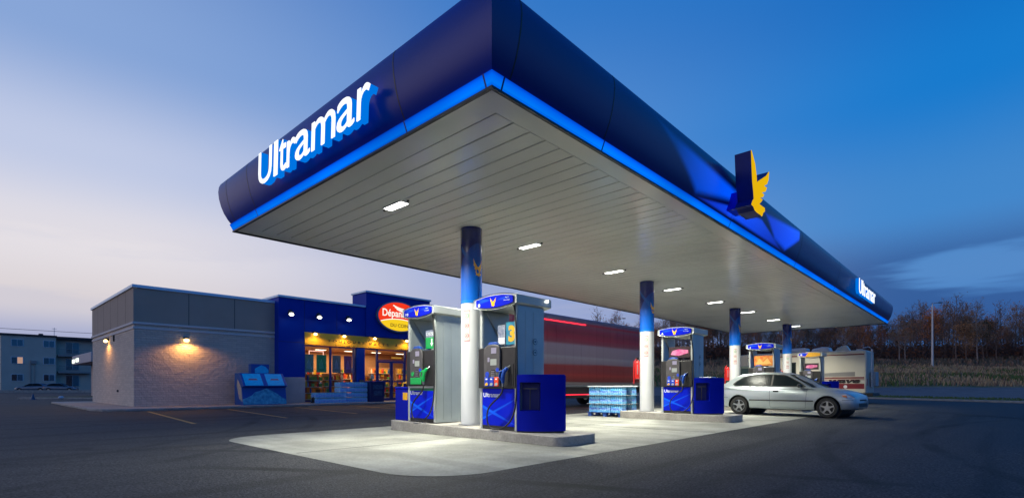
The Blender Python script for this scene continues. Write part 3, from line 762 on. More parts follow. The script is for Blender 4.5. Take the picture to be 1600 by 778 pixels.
# blue marker cone and white stone by the far kerb
mb = MB(); mb.lathe([(.2, 0), (.2, .03), (.12, .04), (.04, .40), (.02, .41)], n=14)
o = mb.build('traffic_cone', mat('cone_blue', (.01, .07, .16), .5)); o.location = (3.6, 49.7, 0)
tag(o, 'small blue marker cone standing on the asphalt at the far left', 'cone')
mb = MB(); mb.ball((0, 0, .1), .15, 10, 7, sc=(1.2, .9, .8)); mb.ball((.12, .05, .07), .1, 9, 6)
o = mb.build('boulder', mat('pale_boulder', (.5, .55, .62), .7, var=.2)); o.location = (5.2, 50.6, 0)
tag(o, 'pale rounded boulder by the low kerb beyond the shop corner', 'boulder')
# overhead line at the left
for k, z in enumerate((7.0,)):
    mb = MB(); mb.tube([(-45 + 6 * i, 76, z + .02 * (i - 8) ** 2 * .3) for i in range(17)], .022, 4)
    tag(mb.build('overhead_cable', M['rubber']), 'thin dark overhead cable in front of the apartment building', 'cable')
# ================================================================== CANOPY
CX0, CX1, CY0, CY1, CZ = 3.88, 32.75, 3.9, 11.5, 4.2
M['soffit'] = mat('soffit_slat', (.87, .86, .79), .22, .0, spec=.8, var=.04, vscale=.7)
M['soffit_gap'] = mat('soffit_gap', (.16, .16, .15), .6)
canopy = empty('canopy', (0, 0, 0), label='large navy fuel station canopy with a blue light strip round its edge', cat='canopy')
def soffit():
    mb = MB(); x = CX0 + .42; y0, y1 = CY0 + .36, CY1 - .36
    pitch = .308
    while x + pitch < CX1 - .36:
        # each slat: a shallow tray with a lipped edge
        pr = [(x + .004, CZ + .008), (x + .013, CZ - .004), (x + pitch - .016, CZ - .0025), (x + pitch - .004, CZ + .009), (x + pitch - .004, CZ + .02), (x + .004, CZ + .02)]
        mb.prism(pr, 'y', y0, y1, 0)
        x += pitch
    xe = x
    mb.box(CX0 + .38, CX1 - .3, y0 - .02, y1 + .02, CZ + .021, CZ + .05, 1)
    # flat rim
    mb.box(CX0, CX1, CY0, y0 - .003, CZ, CZ + .018); mb.box(CX0, CX1, y1 + .003, CY1, CZ, CZ + .018)
    mb.box(CX0, CX0 + .418, y0 - .003, y1 + .003, CZ, CZ + .018); mb.box(xe + .01, CX1, y0 - .012, y1 + .012, CZ, CZ + .018)
    mb.build('soffit', [M['soffit'], M['soffit_gap']], canopy, smooth=0)
soffit()
PROF = [(.030, 4.34), (.075, 4.42), (.135, 4.56), (.175, 4.70), (.205, 4.86), (.215, 5.0), (.205, 5.10), (.18, 5.16)]
def off_at(z):
    for (o0, z0), (o1, z1) in zip(PROF, PROF[1:]):
        if z0 <= z <= z1: return o0 + (o1 - o0) * (z - z0) / (z1 - z0)
    return PROF[0][0] if z < PROF[0][1] else PROF[-1][0]
def sweep_side(side, prof, mb, mi=0, close=True):
    """profile (offset, z) along one side of the canopy, mitred at the corners"""
    vs = []
    for end in (0, 1):
        for o, z in prof:
            if side == 'front': p = ((CX0 - o, CX1 + o)[end], CY0 - o, z)
            elif side == 'back': p = ((CX1 + o, CX0 - o)[end], CY1 + o, z)
            elif side == 'left': p = (CX0 - o, (CY1 + o, CY0 - o)[end], z)
            else: p = (CX1 + o, (CY0 - o, CY1 + o)[end], z)
            vs.append(p)
    n = len(prof); m = n if close else n - 1
    mb.add(vs, [(i, (i + 1) % n, n + (i + 1) % n, n + i) for i in range(m)], mi)
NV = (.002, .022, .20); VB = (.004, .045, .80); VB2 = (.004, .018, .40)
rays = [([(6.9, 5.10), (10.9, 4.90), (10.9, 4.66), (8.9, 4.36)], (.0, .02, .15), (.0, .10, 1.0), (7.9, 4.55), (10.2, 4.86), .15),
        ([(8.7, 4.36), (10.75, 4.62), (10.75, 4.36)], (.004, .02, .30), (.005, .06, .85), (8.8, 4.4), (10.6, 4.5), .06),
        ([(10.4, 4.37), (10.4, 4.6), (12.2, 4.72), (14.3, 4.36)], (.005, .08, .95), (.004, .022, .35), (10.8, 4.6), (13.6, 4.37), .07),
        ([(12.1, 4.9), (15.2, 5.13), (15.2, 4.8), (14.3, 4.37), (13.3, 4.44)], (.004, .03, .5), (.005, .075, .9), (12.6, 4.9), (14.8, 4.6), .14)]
M['fascia_graphic'] = graphic('fascia_graphic', NV, rays, 'XZ', rough=.3, coat=.0, spec=.45, metal=0, added_glow=.9)  # rays emit their print colour in place of light falling on the fascia
closed = PROF + [(-.05, 5.16), (-.05, 4.34)]
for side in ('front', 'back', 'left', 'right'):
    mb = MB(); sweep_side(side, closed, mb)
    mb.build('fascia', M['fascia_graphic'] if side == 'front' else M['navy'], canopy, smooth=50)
    mb = MB(); sweep_side(side, [(.0, CZ + .001), (.052, 4.33), (.04, 4.338), (-.03, 4.338), (-.03, CZ + .001)], mb)
    mb.build('light_strip', M['led_blue'], canopy, smooth=0)
mb = MB()
for side in ('front', 'back', 'left', 'right'):
    sweep_side(side, [(.012, CZ - .028), (.012, CZ), (-.03, CZ), (-.03, CZ - .028)], mb)
mb.build('drip_edge', M['dark_metal'], canopy, smooth=0)
mb = MB(); mb.box(CX0 + .1, CX1 - .1, CY0 + .1, CY1 - .1, 5.0, 5.06); mb.build('roof', M['dark_metal'], canopy)
# panel joints in the fascia and in the light strip
def joint(side, t):
    mb = MB()
    pr = [(o + .0025, z) for o, z in PROF]
    w = .009
    vs = []
    for e in (-w, w):
        for o, z in pr:
            vs.append((t + e, CY0 - o, z) if side == 'front' else (CX0 - o, t + e, z))
    n = len(pr); mb.add(vs, [(i, i + 1, n + i + 1, n + i) for i in range(n - 1)])
    mb.build('joint_line', M['black_plastic'], canopy, smooth=0)
for t in (4.12, 5.99, 10.65, 15.4, 20.15, 24.9, 29.6, 32.5): joint('front', t)
for t in (5.42, 10.18, 11.27): joint('left', t)
M['strip_joint'] = mat('strip_joint', (.0, .03, .25), .5)
def sjoint(side, t):
    mb = MB()
    pr = [(.002, CZ + .0), (.055, 4.331)]
    vs = []
    for e in (-.012, .012):
        for o, z in pr: vs.append((t + e, CY0 - o - .002, z) if side == 'front' else (CX0 - o - .002, t + e, z))
    mb.add(vs, [(0, 1, 3, 2)])
    mb.build('strip_joint', M['strip_joint'], canopy, smooth=0)
for t in (4.02, 5.99, 10.65, 15.4, 20.15, 24.9, 29.6): sjoint('front', t)
for t in (3.98, 5.42, 10.18): sjoint('left', t)

# lit lettering
M['letter_face'] = glow('letter_face_white', (.93, .97, 1), 1.25)
M['letter_side'] = glow('letter_return_blue', (.0, .22, .95), .8)
M['bracket'] = M['navy']
def big_sign(label, O, R, w, h):
    e = empty('fascia_sign', (0, 0, 0), label=label, cat='sign', group='lit signs on the canopy')
    R = Vector(R)
    fn = R.cross(Vector((0, 0, 1)))
    O = Vector(O)
    spec = [('U', 0, .158, 1.0), ('l', .190, .040, 1.0), ('t', .250, .075, .90), ('r', .336, .09, .74), ('a', .425, .142, .76), ('m', .585, .205, .74), ('a', .806, .135, .76), ('r', .962, .09, .74)]
    tot = 1.052
    for ch, x, ww, hh in spec:
        mb = MB()
        lettering(mb, ch, O + R * (x / tot * w), R, (0, 0, 1), ww / tot * w, hh * h, depth=.012, mi=0, mi_side=0, bold=-.002)
        # slant the letter a little
        for v in mb.v:
            v += R * ((v.z - O.z) * .06)
        f = mb.build('letter_face', [M['letter_face']], e, smooth=0)
        mb = MB(); lettering(mb, ch, O + R * (x / tot * w) - fn * .013, R, (0, 0, 1), ww / tot * w, hh * h, depth=.11, mi=0, bold=.004)
        for v in mb.v: v += R * ((v.z - O.z) * .06)
        mb.build('letter_return', [M['letter_side']], e, smooth=0)
    return e
big_sign('lit white Ultramar lettering on the near left end of the canopy', (CX0 - .385, 9.19, 4.40), (0, -1, 0), 3.5, .55)
big_sign('lit white Ultramar lettering at the far right end of the canopy', (22.5, CY0 - .385, 4.40), (1, 0, 0), 3.6, .55)

# bird emblem
BIRD = [(10.198, 5.44), (10.40, 5.25), (10.48, 5.063), (10.513, 4.897), (10.582, 4.964), (10.819, 5.082), (11.095, 5.223), (11.254, 5.351), (11.222, 5.18), (11.127, 5.063), (10.94, 4.975), (11.114, 4.985), (11.033, 4.887), (10.80, 4.80), (10.941, 4.803), (10.88, 4.737), (10.69, 4.665), (10.849, 4.68), (10.759, 4.607), (10.641, 4.538), (10.819, 4.539), (10.971, 4.544), (10.99, 4.48), (10.88, 4.423), (10.819, 4.34), (10.7, 4.35), (10.553, 4.343), (10.41, 4.355), (10.326, 4.41), (10.215, 4.419), (10.27, 4.499), (10.354, 4.568), (10.326, 4.692), (10.27, 4.864), (10.231, 5.134)]
BU = [(a - 10.6, z - 4.34) for a, z in BIRD]
BIRDUP = [(-.42, 1.12), (-.30, .86), (-.12, .62), (.0, .56), (.14, .66), (.30, .84), (.44, 1.10), (.40, .80), (.34, .62), (.40, .58), (.28, .46), (.32, .40), (.20, .34), (.24, .26), (.14, .24), (.24, .14), (.26, .04), (.14, .02), (.06, -.06), (-.06, .0), (-.22, .02), (-.18, .14), (-.26, .20), (-.22, .34), (-.32, .42), (-.30, .56), (-.40, .66), (-.38, .82)]
e = empty('bird_emblem', (10.6, CY0 - .6, 4.34), label='yellow-faced spread-wing bird emblem with deep navy sides on the canopy edge', cat='emblem')
mb = MB(); outline(mb, BU, (0, 0, 0), (1, 0, 0), (0, 0, 1), 1.0, depth=.012)
mb.build('face', glow('emblem_yellow', (.95, .55, .005), .85), e, smooth=0)
mb = MB(); outline(mb, BU, (0, .013, 0), (1, 0, 0), (0, 0, 1), 1.0, depth=.30)
mb.build('return', mat('emblem_navy', (.0, .012, .15), .5, spec=.2), e, smooth=20)
mb = MB(); mb.box(-.3, .2, .30, .52, .10, .42); mb.build('mount', M['sign_blue'], e, bevel=.02)

# recessed ceiling lamps, one row along the middle
lamp_lab = ['first', 'second', 'third', 'fourth', 'fifth', 'sixth', 'seventh', 'eighth']
def ceiling_lamp(i):
    x = 5.29 + 3.62 * i; y = 7.73
    e = empty('ceiling_lamp', (x, y, CZ), label=f'slim white recessed lamp in the canopy ceiling, {lamp_lab[i]} counted from the big left-hand lettering', cat='ceiling lamp', group='recessed lamps along the canopy ceiling')
    mb = MB(); mb.box(-.08, .08, -.265, .265, -.022, -.010); mb.build('diffuser', M['lamp'], e)
    mb = MB()
    for s in (-1, 1):
        mb.box(s * .082, s * .1, -.28, .28, -.026, .0); mb.box(-.082, .082, s * .267, s * .285, -.026, .0)
    mb.build('frame', M['white_paint'], e)
    mb = MB()
    for s in (-1, 1): mb.cyl((0, s * .36, -.03), (0, s * .36, 0), .02, .025, 10)
    mb.build('sensor', M['black_plastic'], e)
    ld = bpy.data.lights.new('lamp_light', 'AREA'); ld.shape = 'RECTANGLE'; ld.size = .16; ld.size_y = .53; ld.energy = LAMP_W; ld.spread = radians(132); ld.color = (1.0, .99, .84)
    lo = bpy.data.objects.new('lamp_light', ld); COL.objects.link(lo); lo.parent = e; lo.location = (0, 0, -.03)
LAMP_W = 222
for i in range(8): ceiling_lamp(i)

# ================================================================== ISLANDS AND COLUMNS
COLX = [7.15, 14.5, 22.0, 29.5]; COLY = 7.78
def island(x, y0, y1, z0, z1, label):
    """kerbed fuel island; its top rises z0 -> z1 from y0 to y1"""
    poly = rounded(x - .54, x + .56, y0, y1, .22, 5)
    vs = [(a, b, 0) for a, b in poly] + [(a, b, z0 + (z1 - z0) * (b - y0) / (y1 - y0)) for a, b in poly]
    n = len(poly)
    mb = MB(); mb.add(vs, [tuple(range(n))[::-1], tuple(range(n, 2 * n))] + [(i, (i + 1) % n, n + (i + 1) % n, n + i) for i in range(n)])
    o = mb.build('fuel_island', M['kerb'], smooth=40, bevel=.012)
    tag(o, label, 'fuel island', 'kerbed concrete islands under the canopy')
island(7.15, 5.05, 10.0, .165, .225, 'nearest raised concrete island carrying two fuel pumps')
island(14.5, 5.05, 8.5, .19, .21, 'raised concrete island under the pump beside the stack of bottled water')
island(22.0, 5.05, 8.5, .19, .21, 'raised concrete island mostly hidden behind the silver hatchback')
island(29.5, 5.05, 8.5, .19, .21, 'farthest raised concrete island, beside the motorhome')

def column_mats():
    zc = 2.62
    # on a drum: x' = angle*r unrolled is awkward, object coordinates serve (the drum is seen from its -x/-y side)
    D = (.002, .010, .14)
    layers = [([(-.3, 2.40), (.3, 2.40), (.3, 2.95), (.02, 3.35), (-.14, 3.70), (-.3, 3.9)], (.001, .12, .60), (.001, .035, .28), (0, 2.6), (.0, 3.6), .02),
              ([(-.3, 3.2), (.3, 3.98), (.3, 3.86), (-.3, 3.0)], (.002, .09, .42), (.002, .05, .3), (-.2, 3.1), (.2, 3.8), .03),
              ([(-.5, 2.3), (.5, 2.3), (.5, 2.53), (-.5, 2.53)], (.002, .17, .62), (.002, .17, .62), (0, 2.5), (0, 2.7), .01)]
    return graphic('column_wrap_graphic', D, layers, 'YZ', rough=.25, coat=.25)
M['wrap'] = column_mats()
CBIRD = BIRDUP
col_where = ['between the two nearest pumps', 'beside the stack of bottled water', 'behind the silver hatchback roof', 'farthest one, in front of the motorhome']
def roundel(mb, cy, cz, r, x, mi_ring, mi_in):
    pass
for i, x in enumerate(COLX):
    e = empty('canopy_column', (x, COLY, .19), label='round column, white below and blue above, ' + col_where[i], cat='column', group='round columns under the canopy')
    mb = MB(); mb.lathe([(.212, 0), (.212, 2.47), (.205, 2.475)], n=40); mb.build('lower_shaft', M['white_paint'], e, smooth=40)
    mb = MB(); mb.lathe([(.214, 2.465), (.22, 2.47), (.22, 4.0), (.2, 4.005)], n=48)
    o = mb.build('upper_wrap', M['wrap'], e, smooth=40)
    mb = MB(); mb.lathe([(.26, 0), (.26, .025), (.215, .03)], n=32); mb.build('base_plate', M['steel'], e, smooth=30)
    # bird on the wrap, curved round the drum
    mb = MB()
    def onto(pts, ang0, r, z0, s, sz, mi=0):
        v2 = MB(); outline(v2, pts, (0, 0, 0), (1, 0, 0), (0, 0, 1), 1)
        vs = []
        for v in v2.v:
            a = ang0 + v.x * s / r
            vs.append((r * cos(a), r * sin(a), z0 + v.z * sz))
        mb.add(vs, v2.f, mi)
    onto(CBIRD, radians(266), .2225, 3.02, .26, .30)
    mb.build('bird_print', mat('bird_gold', (.62, .34, .03), .4) if i == 0 else bpy.data.materials['bird_gold'], e, smooth=0)
    # notice with three pictograms
    ang = radians(202)
    mb = MB()
    def arc_plate(a0, a1, z0, z1, r, mi, n=6):
        vs = []
        for k in range(n + 1):
            a = a0 + (a1 - a0) * k / n
            vs += [(r * cos(a), r * sin(a), z0), (r * cos(a), r * sin(a), z1)]
        mb.add(vs, [(2 * k, 2 * k + 2, 2 * k + 3, 2 * k + 1) for k in range(n)], mi)
    def arc_disc(ac, zc, rad, r, mi, n=18, inner=0):
        vs = []; fs = []
        for k in range(n):
            t = 2 * pi * k / n
            a = ac + rad * cos(t) / r; vs.append((r * cos(a), r * sin(a), zc + rad * sin(t)))
            a = ac + inner * cos(t) / r; vs.append((r * cos(a), r * sin(a), zc + inner * sin(t)))
        fs = [(2 * k, (2 * k + 2) % (2 * n), (2 * k + 3) % (2 * n), 2 * k + 1) for k in range(n)]
        mb.add(vs, fs, mi)
    arc_plate(ang - .30, ang + .30, 1.70, 2.32, .2145, 0)
    arc_plate(ang - .28, ang + .28, 1.715, 2.305, .2150, 1)
    for k, (zc, mi) in enumerate(((2.21, 2), (2.01, 0), (1.81, 0))):
        arc_disc(ang, zc, .048, .2158, mi, inner=.038)
        if k: arc_plate(ang - .17, ang + .17, zc - .004, zc + .004, .2162, mi)
        arc_plate(ang - .06, ang + .05, zc - .026, zc + .022, .2155, 3)
    mb.build('pictogram_notice', [bpy.data.materials.get('notice_red') or mat('notice_red', (.5, .05, .05), .5), bpy.data.materials.get('notice_white') or mat('notice_white', (.62, .62, .6), .4), M['green'], bpy.data.materials.get('notice_grey') or mat('notice_grey', (.35, .33, .33), .5)], e, smooth=0)
# red extinguishers hung on the far side of three columns
ex_where = ['on the column beside the bottled water', 'on the column behind the silver hatchback', 'on the farthest column near the motorhome']
for i, x in enumerate(COLX[1:]):
    e = empty('fire_extinguisher', (x - .10, COLY + .27, .9), label='red fire extinguisher hung ' + ex_where[i], cat='extinguisher', group='red extinguishers on the columns')
    mb = MB(); mb.lathe([(.05, .3), (.085, .32), (.09, .36), (.09, .78), (.07, .85), (.03, .88)], n=16); mb.build('cylinder', M['red'], e, smooth=40)
    mb = MB(); mb.box(-.02, .02, -.02, .02, .88, .95); mb.box(-.1, .06, -.015, .015, .95, .97); mb.build('valve', M['black_plastic'], e)
    mb = MB(); mb.tube([(-.02, .02, .93), (-.12, .05, .85), (-.13, .06, .5), (-.12, .05, .15)], .016, 6); mb.build('hose', M['red'], e)
    mb = MB(); mb.box(-.09, .09, -.06, -.04, .45, .75); mb.build('bracket', M['steel'], e)

# ================================================================== FUEL PUMPS (front faces -x)
XB = (.001, .012, .55); XL = (.003, .15, .95)
M['door_graphic'] = graphic('pump_door_graphic', XB, [
    ([(.50, .50), (.50, .40), (-.50, .06), (-.50, .10)], XL, (.006, .05, .7), (.5, .4), (-.3, .1), .02),
    ([(.50, .12), (.50, .20), (-.50, .62), (-.50, .58)], XL, (.006, .04, .6), (.5, .2), (-.5, .6), .02),
    ([(.50, .46), (.50, .17), (.12, .30)], (.006, .07, .72), (.006, .04, .6), (.5, .3), (.15, .3), .03)], 'YZ', rough=.38, coat=0, spec=.12)
M['crown_graphic'] = graphic('pump_crown_graphic', (.001, .010, .60), [
    ([(.42, 2.46), (.42, 2.30), (.0, 2.38)], (.005, .03, .55), (.008, .12, .9), (.42, 2.4), (.05, 2.4), .04),
    ([(-.42, 2.46), (-.42, 2.32), (.0, 2.36)], (.005, .03, .55), (.008, .10, .85), (-.42, 2.4), (-.05, 2.4), .04)], 'YZ', rough=.38, coat=0, spec=.12)
M['crown_yellow'] = mat('crown_yellow_panel', (.75, .38, .01), .35, coat=.3)
M['poster_pink'] = mat('poster_pink', (.55, .04, .22), .45, col2=(.75, .30, .45), vscale=9, emit=(.6, .06, .25), estr=.12)
M['poster_dark'] = mat('poster_dark', (.03, .012, .018), .5)
M['poster_orange'] = mat('poster_orange', (.60, .05, .02), .45, col2=(.7, .35, .05), vscale=8)
M['poster_teal'] = mat('poster_teal', (.01, .16, .30), .45, col2=(.03, .30, .42), vscale=6)
M['poster_light'] = mat('poster_light', (.35, .38, .45), .5, col2=(.08, .1, .2), vscale=20)
M['sticker'] = mat('side_sticker', (.02, .09, .13), .5)
def crown_shape(half, zmid_hi, zend_hi, zmid_lo, zend_lo, n=16):
    top = []; bot = []
    for k in range(n + 1):
        t = -1 + 2 * k / n
        top.append((half * t, zmid_hi + (zend_hi - zmid_hi) * abs(t) ** 2.4))
        bot.append((half * t, zmid_lo + (zend_lo - zmid_lo) * abs(t) ** 2.2))
    return top, bot
def pump(x, y, z, number, label, green=False, posters=(), crown='blue', brandtxt=True, lamp_end=False, side_stickers=False):
    e = empty('fuel_pump', (x, y, z), label=label, cat='fuel pump', group='double-sided fuel pumps on the islands')
    W, D = .475, .36
    # side panels
    for s in (-1, 1):
        mb = MB()
        yy = sorted((s * W, s * (W - .06)))
        mb.box(-D, D, yy[0], yy[1], 0.0, 2.26)
        if s == -1:      # pressed vertical ribs
            for xx in (-.17, .05):
                mb.box(xx, xx + .13, -W - .007, -W, .05, 2.16)
        mb.build('side_panel', M['silver_side'], e, bevel=.012)
        mb = MB(); mb.box(-D - .035, -D, yy[0] - .004 * s, yy[1] + .0, 0.0, 2.27); mb.build('corner_post', M['silver'], e, bevel=.012)
    # sloping baffle under the crown, behind the display
    mb = MB(); mb.prism([(-.30, 2.2), (.30, 2.2), (.30, 1.55), (.22, 1.55)], 'y', .38, .41); mb.build('baffle', M['silver'], e)
    # crown
    top, bot = crown_shape(.56, 2.485, 2.42, 2.20, 2.27)
    mb = MB(); poly = top + bot[::-1]
    n = len(poly)
    # front rounded fascia, tapering to the back and the underside
    def ring(xx, sy, dz_lo):
        return [(xx, a * sy, b) for a, b in top] + [(xx, a * sy, b + dz_lo) for a, b in bot[::-1]]
    rings = [ring(-D - .11, .965, .012), ring(-D - .13, .985, 0), ring(-D - .05, 1, .0), ring(D + .05, 1, .0), ring(D + .13, .985, 0), ring(D + .11, .965, .012)]
    vs = [p for r_ in rings for p in r_]; fs = []
    for i in range(len(rings) - 1):
        for k in range(n): fs.append((i * n + k, i * n + (k + 1) % n, (i + 1) * n + (k + 1) % n, (i + 1) * n + k))
    fs += [tuple(range(n))[::-1], tuple(range((len(rings) - 1) * n, len(rings) * n))]
    mb.add(vs, fs); cr = mb.build('crown', M['silver'], e, smooth=35, bevel=.012)
    t2, b2 = crown_shape(.475, 2.452, 2.405, 2.232, 2.285)
    poly = t2 + b2[::-1]
    mb = MB(); mb.prism(poly, 'x', -D - .139, -D - .12)
    pn = mb.build('crown_panel', M['crown_graphic'] if crown == 'blue' else M['crown_yellow'], cr, bevel=.006)
    F = (-D - .1405)
    mb = MB()
    if crown == 'blue':
        lettering(mb, number, (F, .415, 2.275), (0, -1, 0), (0, 0, 1), .04 * len(number) + .015, .062, depth=.002, bold=.02)
        lettering(mb, 'Payez', (F, -.29, 2.372), (0, -1, 0), (0, 0, 1), .085, .026, depth=.001, bold=.01)
        lettering(mb, 'à la pompe', (F, -.25, 2.325), (0, -1, 0), (0, 0, 1), .15, .026, depth=.001, bold=.01)
        mb.build('crown_lettering', M['white_letter'], cr, smooth=0)
        mb = MB(); outline(mb, BIRDUP, (F, .02, 2.262), (0, -1, 0), (0, 0, 1), (.17, .145), depth=.003)
        mb.build('crown_bird', M['yellow'], cr, smooth=0)
    else:
        mb.prism([(.47, 2.40), (.47, 2.30), (.2, 2.26), (.05, 2.44), (.3, 2.44)], 'x', F - .001, F + .002)
        mb.build('crown_blue_corner', M['crown_graphic'], cr, smooth=0)
        mb = MB(); mb.cyl((F - .004, .37, 2.345), (F, .37, 2.345), .045, n=16); mb.build('crown_lettering', M['white_letter'], cr, smooth=0)
    if lamp_end:
        mb = MB(); mb.ball((D - .02, -.575, 2.38), .025, 10, 6); mb.build('crown_lamp', glow('crown_led', (1, .98, .9), 9), cr)
    # keypad module
    mb = MB(); mb.box(-D - .075, -D - .036, -W - .004, W + .004, .765, 1.515); mb.box(-D - .034, D + .075, -W + .062, W - .062, .765, 1.515)
    mod = mb.build('control_module', M['black_plastic'], e, bevel=.03, seg=3)
    mb = MB()
    arch = [(.29, .80), (-.13, .80), (-.13, 1.46), (-.10, 1.53), (-.03, 1.56), (.08, 1.57), (.19, 1.56), (.26, 1.53), (.29, 1.46)]
    mb.prism(arch, 'x', -D - .115, -D - .07); con = mb.build('console', M['grey_plastic'], mod, bevel=.015)
    mb = MB(); mb.prism([(.22, 1.56), (.16, 1.615), (.0, 1.615), (-.06, 1.56)], 'x', -D - .10, -D - .02); mb.build('console_cap', M['nozzle_blue'], con, bevel=.01)
    X = -D - .117
    mb = MB(); mb.box(X - .003, X + .002, -.04, .09, 1.40, 1.505); mb.build('price_screen', M['lcd2'], con)
    mb = MB(); mb.box(X - .003, X + .002, -.045, .11, 1.185, 1.30); mb.build('display', M['lcd'], con)
    mb = MB(); mb.box(X - .003, X + .002, .135, .18, 1.25, 1.33); mb.build('reader_light', M['lcd2'], con)
    mb = MB(); mb.box(X - .004, X + .002, -.01, .09, .955, 1.10); mb.build('keypad', M['dark_metal'], con)
    mb = MB()
    for r_ in range(4):
        for c_ in range(3): mb.box(X - .009, X - .003, -.002 + c_ * .03, .018 + c_ * .03, .968 + r_ * .032, .988 + r_ * .032)
    mb.build('keypad_buttons', M['steel'], con)
    mb = MB(); mb.cyl((X - .006, .19, 1.02), (X, .19, 1.02), .05, n=16); mb.build('round_label', M['green'] if green else M['button_blue'], con)
    mb = MB(); mb.cyl((X - .006, -.075, 1.10), (X, -.075, 1.10), .04, n=16); mb.build('round_label', M['button_blue'], con)
    if green:
        mb = MB(); mb.box(X - .012, X, -.12, .26, .80, .94); mb.build('grade_button', M['green'], con, bevel=.008)
    else:
        for k, (m_, tip) in enumerate((('button_blue', 'yellow'), ('button_blue', 'lcd'), ('orange_red', 'lcd'))):
            y1 = .255 - k * .125
            mb = MB(); mb.box(X - .012, X, y1 - .112, y1, .80, .97); b = mb.build('grade_button', M[m_], con, bevel=.006)
            mb = MB(); mb.prism([(y1 - .02, .815), (y1 - .075, .815), (y1 - .095, .85), (y1 - .06, .87), (y1 - .02, .85)], 'x', X - .015, X - .011); mb.build('button_tip', M[tip], b)
            mb = MB(); mb.box(X - .014, X - .011, y1 - .08, y1 - .03, .92, .945); mb.build('price_window', M['white_letter'], b)
    # nozzle bay and nozzle
    mb = MB(); mb.box(-D - .082, -D - .07, -.43, -.17, .80, 1.2); mb.build('nozzle_bay', M['rubber'], mod)
    nz = M['green'] if green else M['nozzle_blue']
    mb = MB(); Y = -.27
    mb.tube([(-D - .16, Y + .02, .86), (-D - .17, Y + .01, .98), (-D - .16, Y - .01, 1.07), (-D - .12, Y - .05, 1.13)], [.028, .036, .04, .035], 10)
    mb.tube([(-D - .15, Y - .03, 1.1), (-D - .20, Y + .06, 1.06), (-D - .21, Y + .07, .97), (-D - .18, Y + .02, .90)], .016, 8)
    ob = mb.build('nozzle', nz, e, smooth=50)
    mb = MB(); mb.tube([(-D - .12, Y - .05, 1.13), (-D - .06, Y - .09, 1.18), (-D - .01, Y - .11, 1.17)], [.016, .014, .013], 8); mb.build('spout', M['steel'], ob)
    mb = MB(); mb.cyl((-D - .155, Y + .025, .80), (-D - .16, Y + .02, .87), .022, .024, 10); mb.build('swivel', M['steel'], ob)
    # hose: nozzle - low loop - up the side to the crown
    P0 = [(-D - .155, Y + .025, .80), (-D - .17, Y + .06, .66), (-D - .18, .05, .45), (-D - .18, .13, .30), (-D - .18, .12, .14), (-D - .18, .03, .045), (-D - .17, -.13, .03), (-D - .15, -.30, .09), (-D - .13, -.43, .22), (-D - .11, -.505, .45), (-D - .1, -.53, .8), (-D - .09, -.52, 1.3), (-D - .08, -.50, 1.8), (-D - .06, -.45, 2.1), (-D - .05, -.42, 2.24)]
    def cat(P, m_=6):
        out = []
        for i in range(len(P) - 1):
            a, b_, c_, d_ = [Vector(P[max(0, min(len(P) - 1, j))]) for j in (i - 1, i, i + 1, i + 2)]
            for k in range(m_):
                t = k / m_
                out.append(.5 * ((2 * b_) + (-a + c_) * t + (2 * a - 5 * b_ + 4 * c_ - d_) * t * t + (-a + 3 * b_ - 3 * c_ + d_) * t ** 3))
        return out + [Vector(P[-1])]
    mb = MB(); mb.tube(cat(P0), .0155, 8); mb.build('hose', M['rubber'], e, smooth=60)
    # lower cabinet
    mb = MB(); mb.box(-D, D, -W + .06, W - .06, .10, .765); mb.build('cabinet', M['grey_plastic'], e)
    mb = MB(); mb.box(-D - .028, -D + .002, -W + .065, W - .065, .075, .70 if green else .755); dr = mb.build('door', M['door_graphic'], e, bevel=.006)
    mb = MB()
    lettering(mb, 'Ultramar', (-D - .030, .385, .60 if not green else .575), (0, -1, 0), (0, 0, 1), .44, .085, depth=.002, bold=.02)
    mb.build('door_lettering', M['white_letter'], dr, smooth=0)
    if green:
        mb = MB(); mb.box(-D - .031, -D, -W + .064, W - .064, .665, .72); mb.build('green_band', mat('dark_green_band', (.0, .12, .05), .4), e)
        mb = MB(); mb.box(-D - .03, -D, -W + .064, W - .064, .722, .765); mb.build('silver_band', M['silver'], e)
    mb = MB(); mb.box(-D - .015, D + .015, -W + .03, W - .03, 0, .075); mb.build('plinth', M['black_plastic'], e)
    # display posters
    for (y0, y1, z0, z1, mk, art) in posters:
        mb = MB(); mb.box(-.30, -.27, y0, y1, z0, z1)
        p = mb.build('poster', M[mk], e, bevel=.004)
        if art == 'three':
            mb = MB(); lettering(mb, '3', (-.302, y1 - .06, z0 + .05), (0, -1, 0), (0, 0, 1), .16, .30, depth=.001, bold=.06); mb.build('numeral', M['yellow'], p, smooth=0)
        if art == 'swoosh':
            mb = MB(); mb.prism([(y1 - .05, z0 + .10), (y1 - .12, z0 + .21), (y1 - .3, z0 + .25), (y0 + .06, z0 + .22), (y0 + .05, z0 + .13), (y1 - .3, z0 + .06)], 'x', -.304, -.30); mb.build('artwork', M['poster_pink'], p, smooth=0)
        if art == 'sheet':
            mb = MB(); mb.box(-.303, -.30, y0 + .015, y1 - .015, z0 + .02, z0 + .14); mb.build('label', M['white_letter'], p, smooth=0)
        if art == 'flames':
            mb = MB(); mb.prism([(y1 - .04, z0 + .06), (y1 - .2, z0 + .3), (y1 - .34, z0 + .14), (y1 - .5, z0 + .3), (y0 + .05, z0 + .06)], 'x', -.304, -.30); mb.build('artwork', mat('poster_yellow_art', (.8, .45, .12), .5), p, smooth=0)
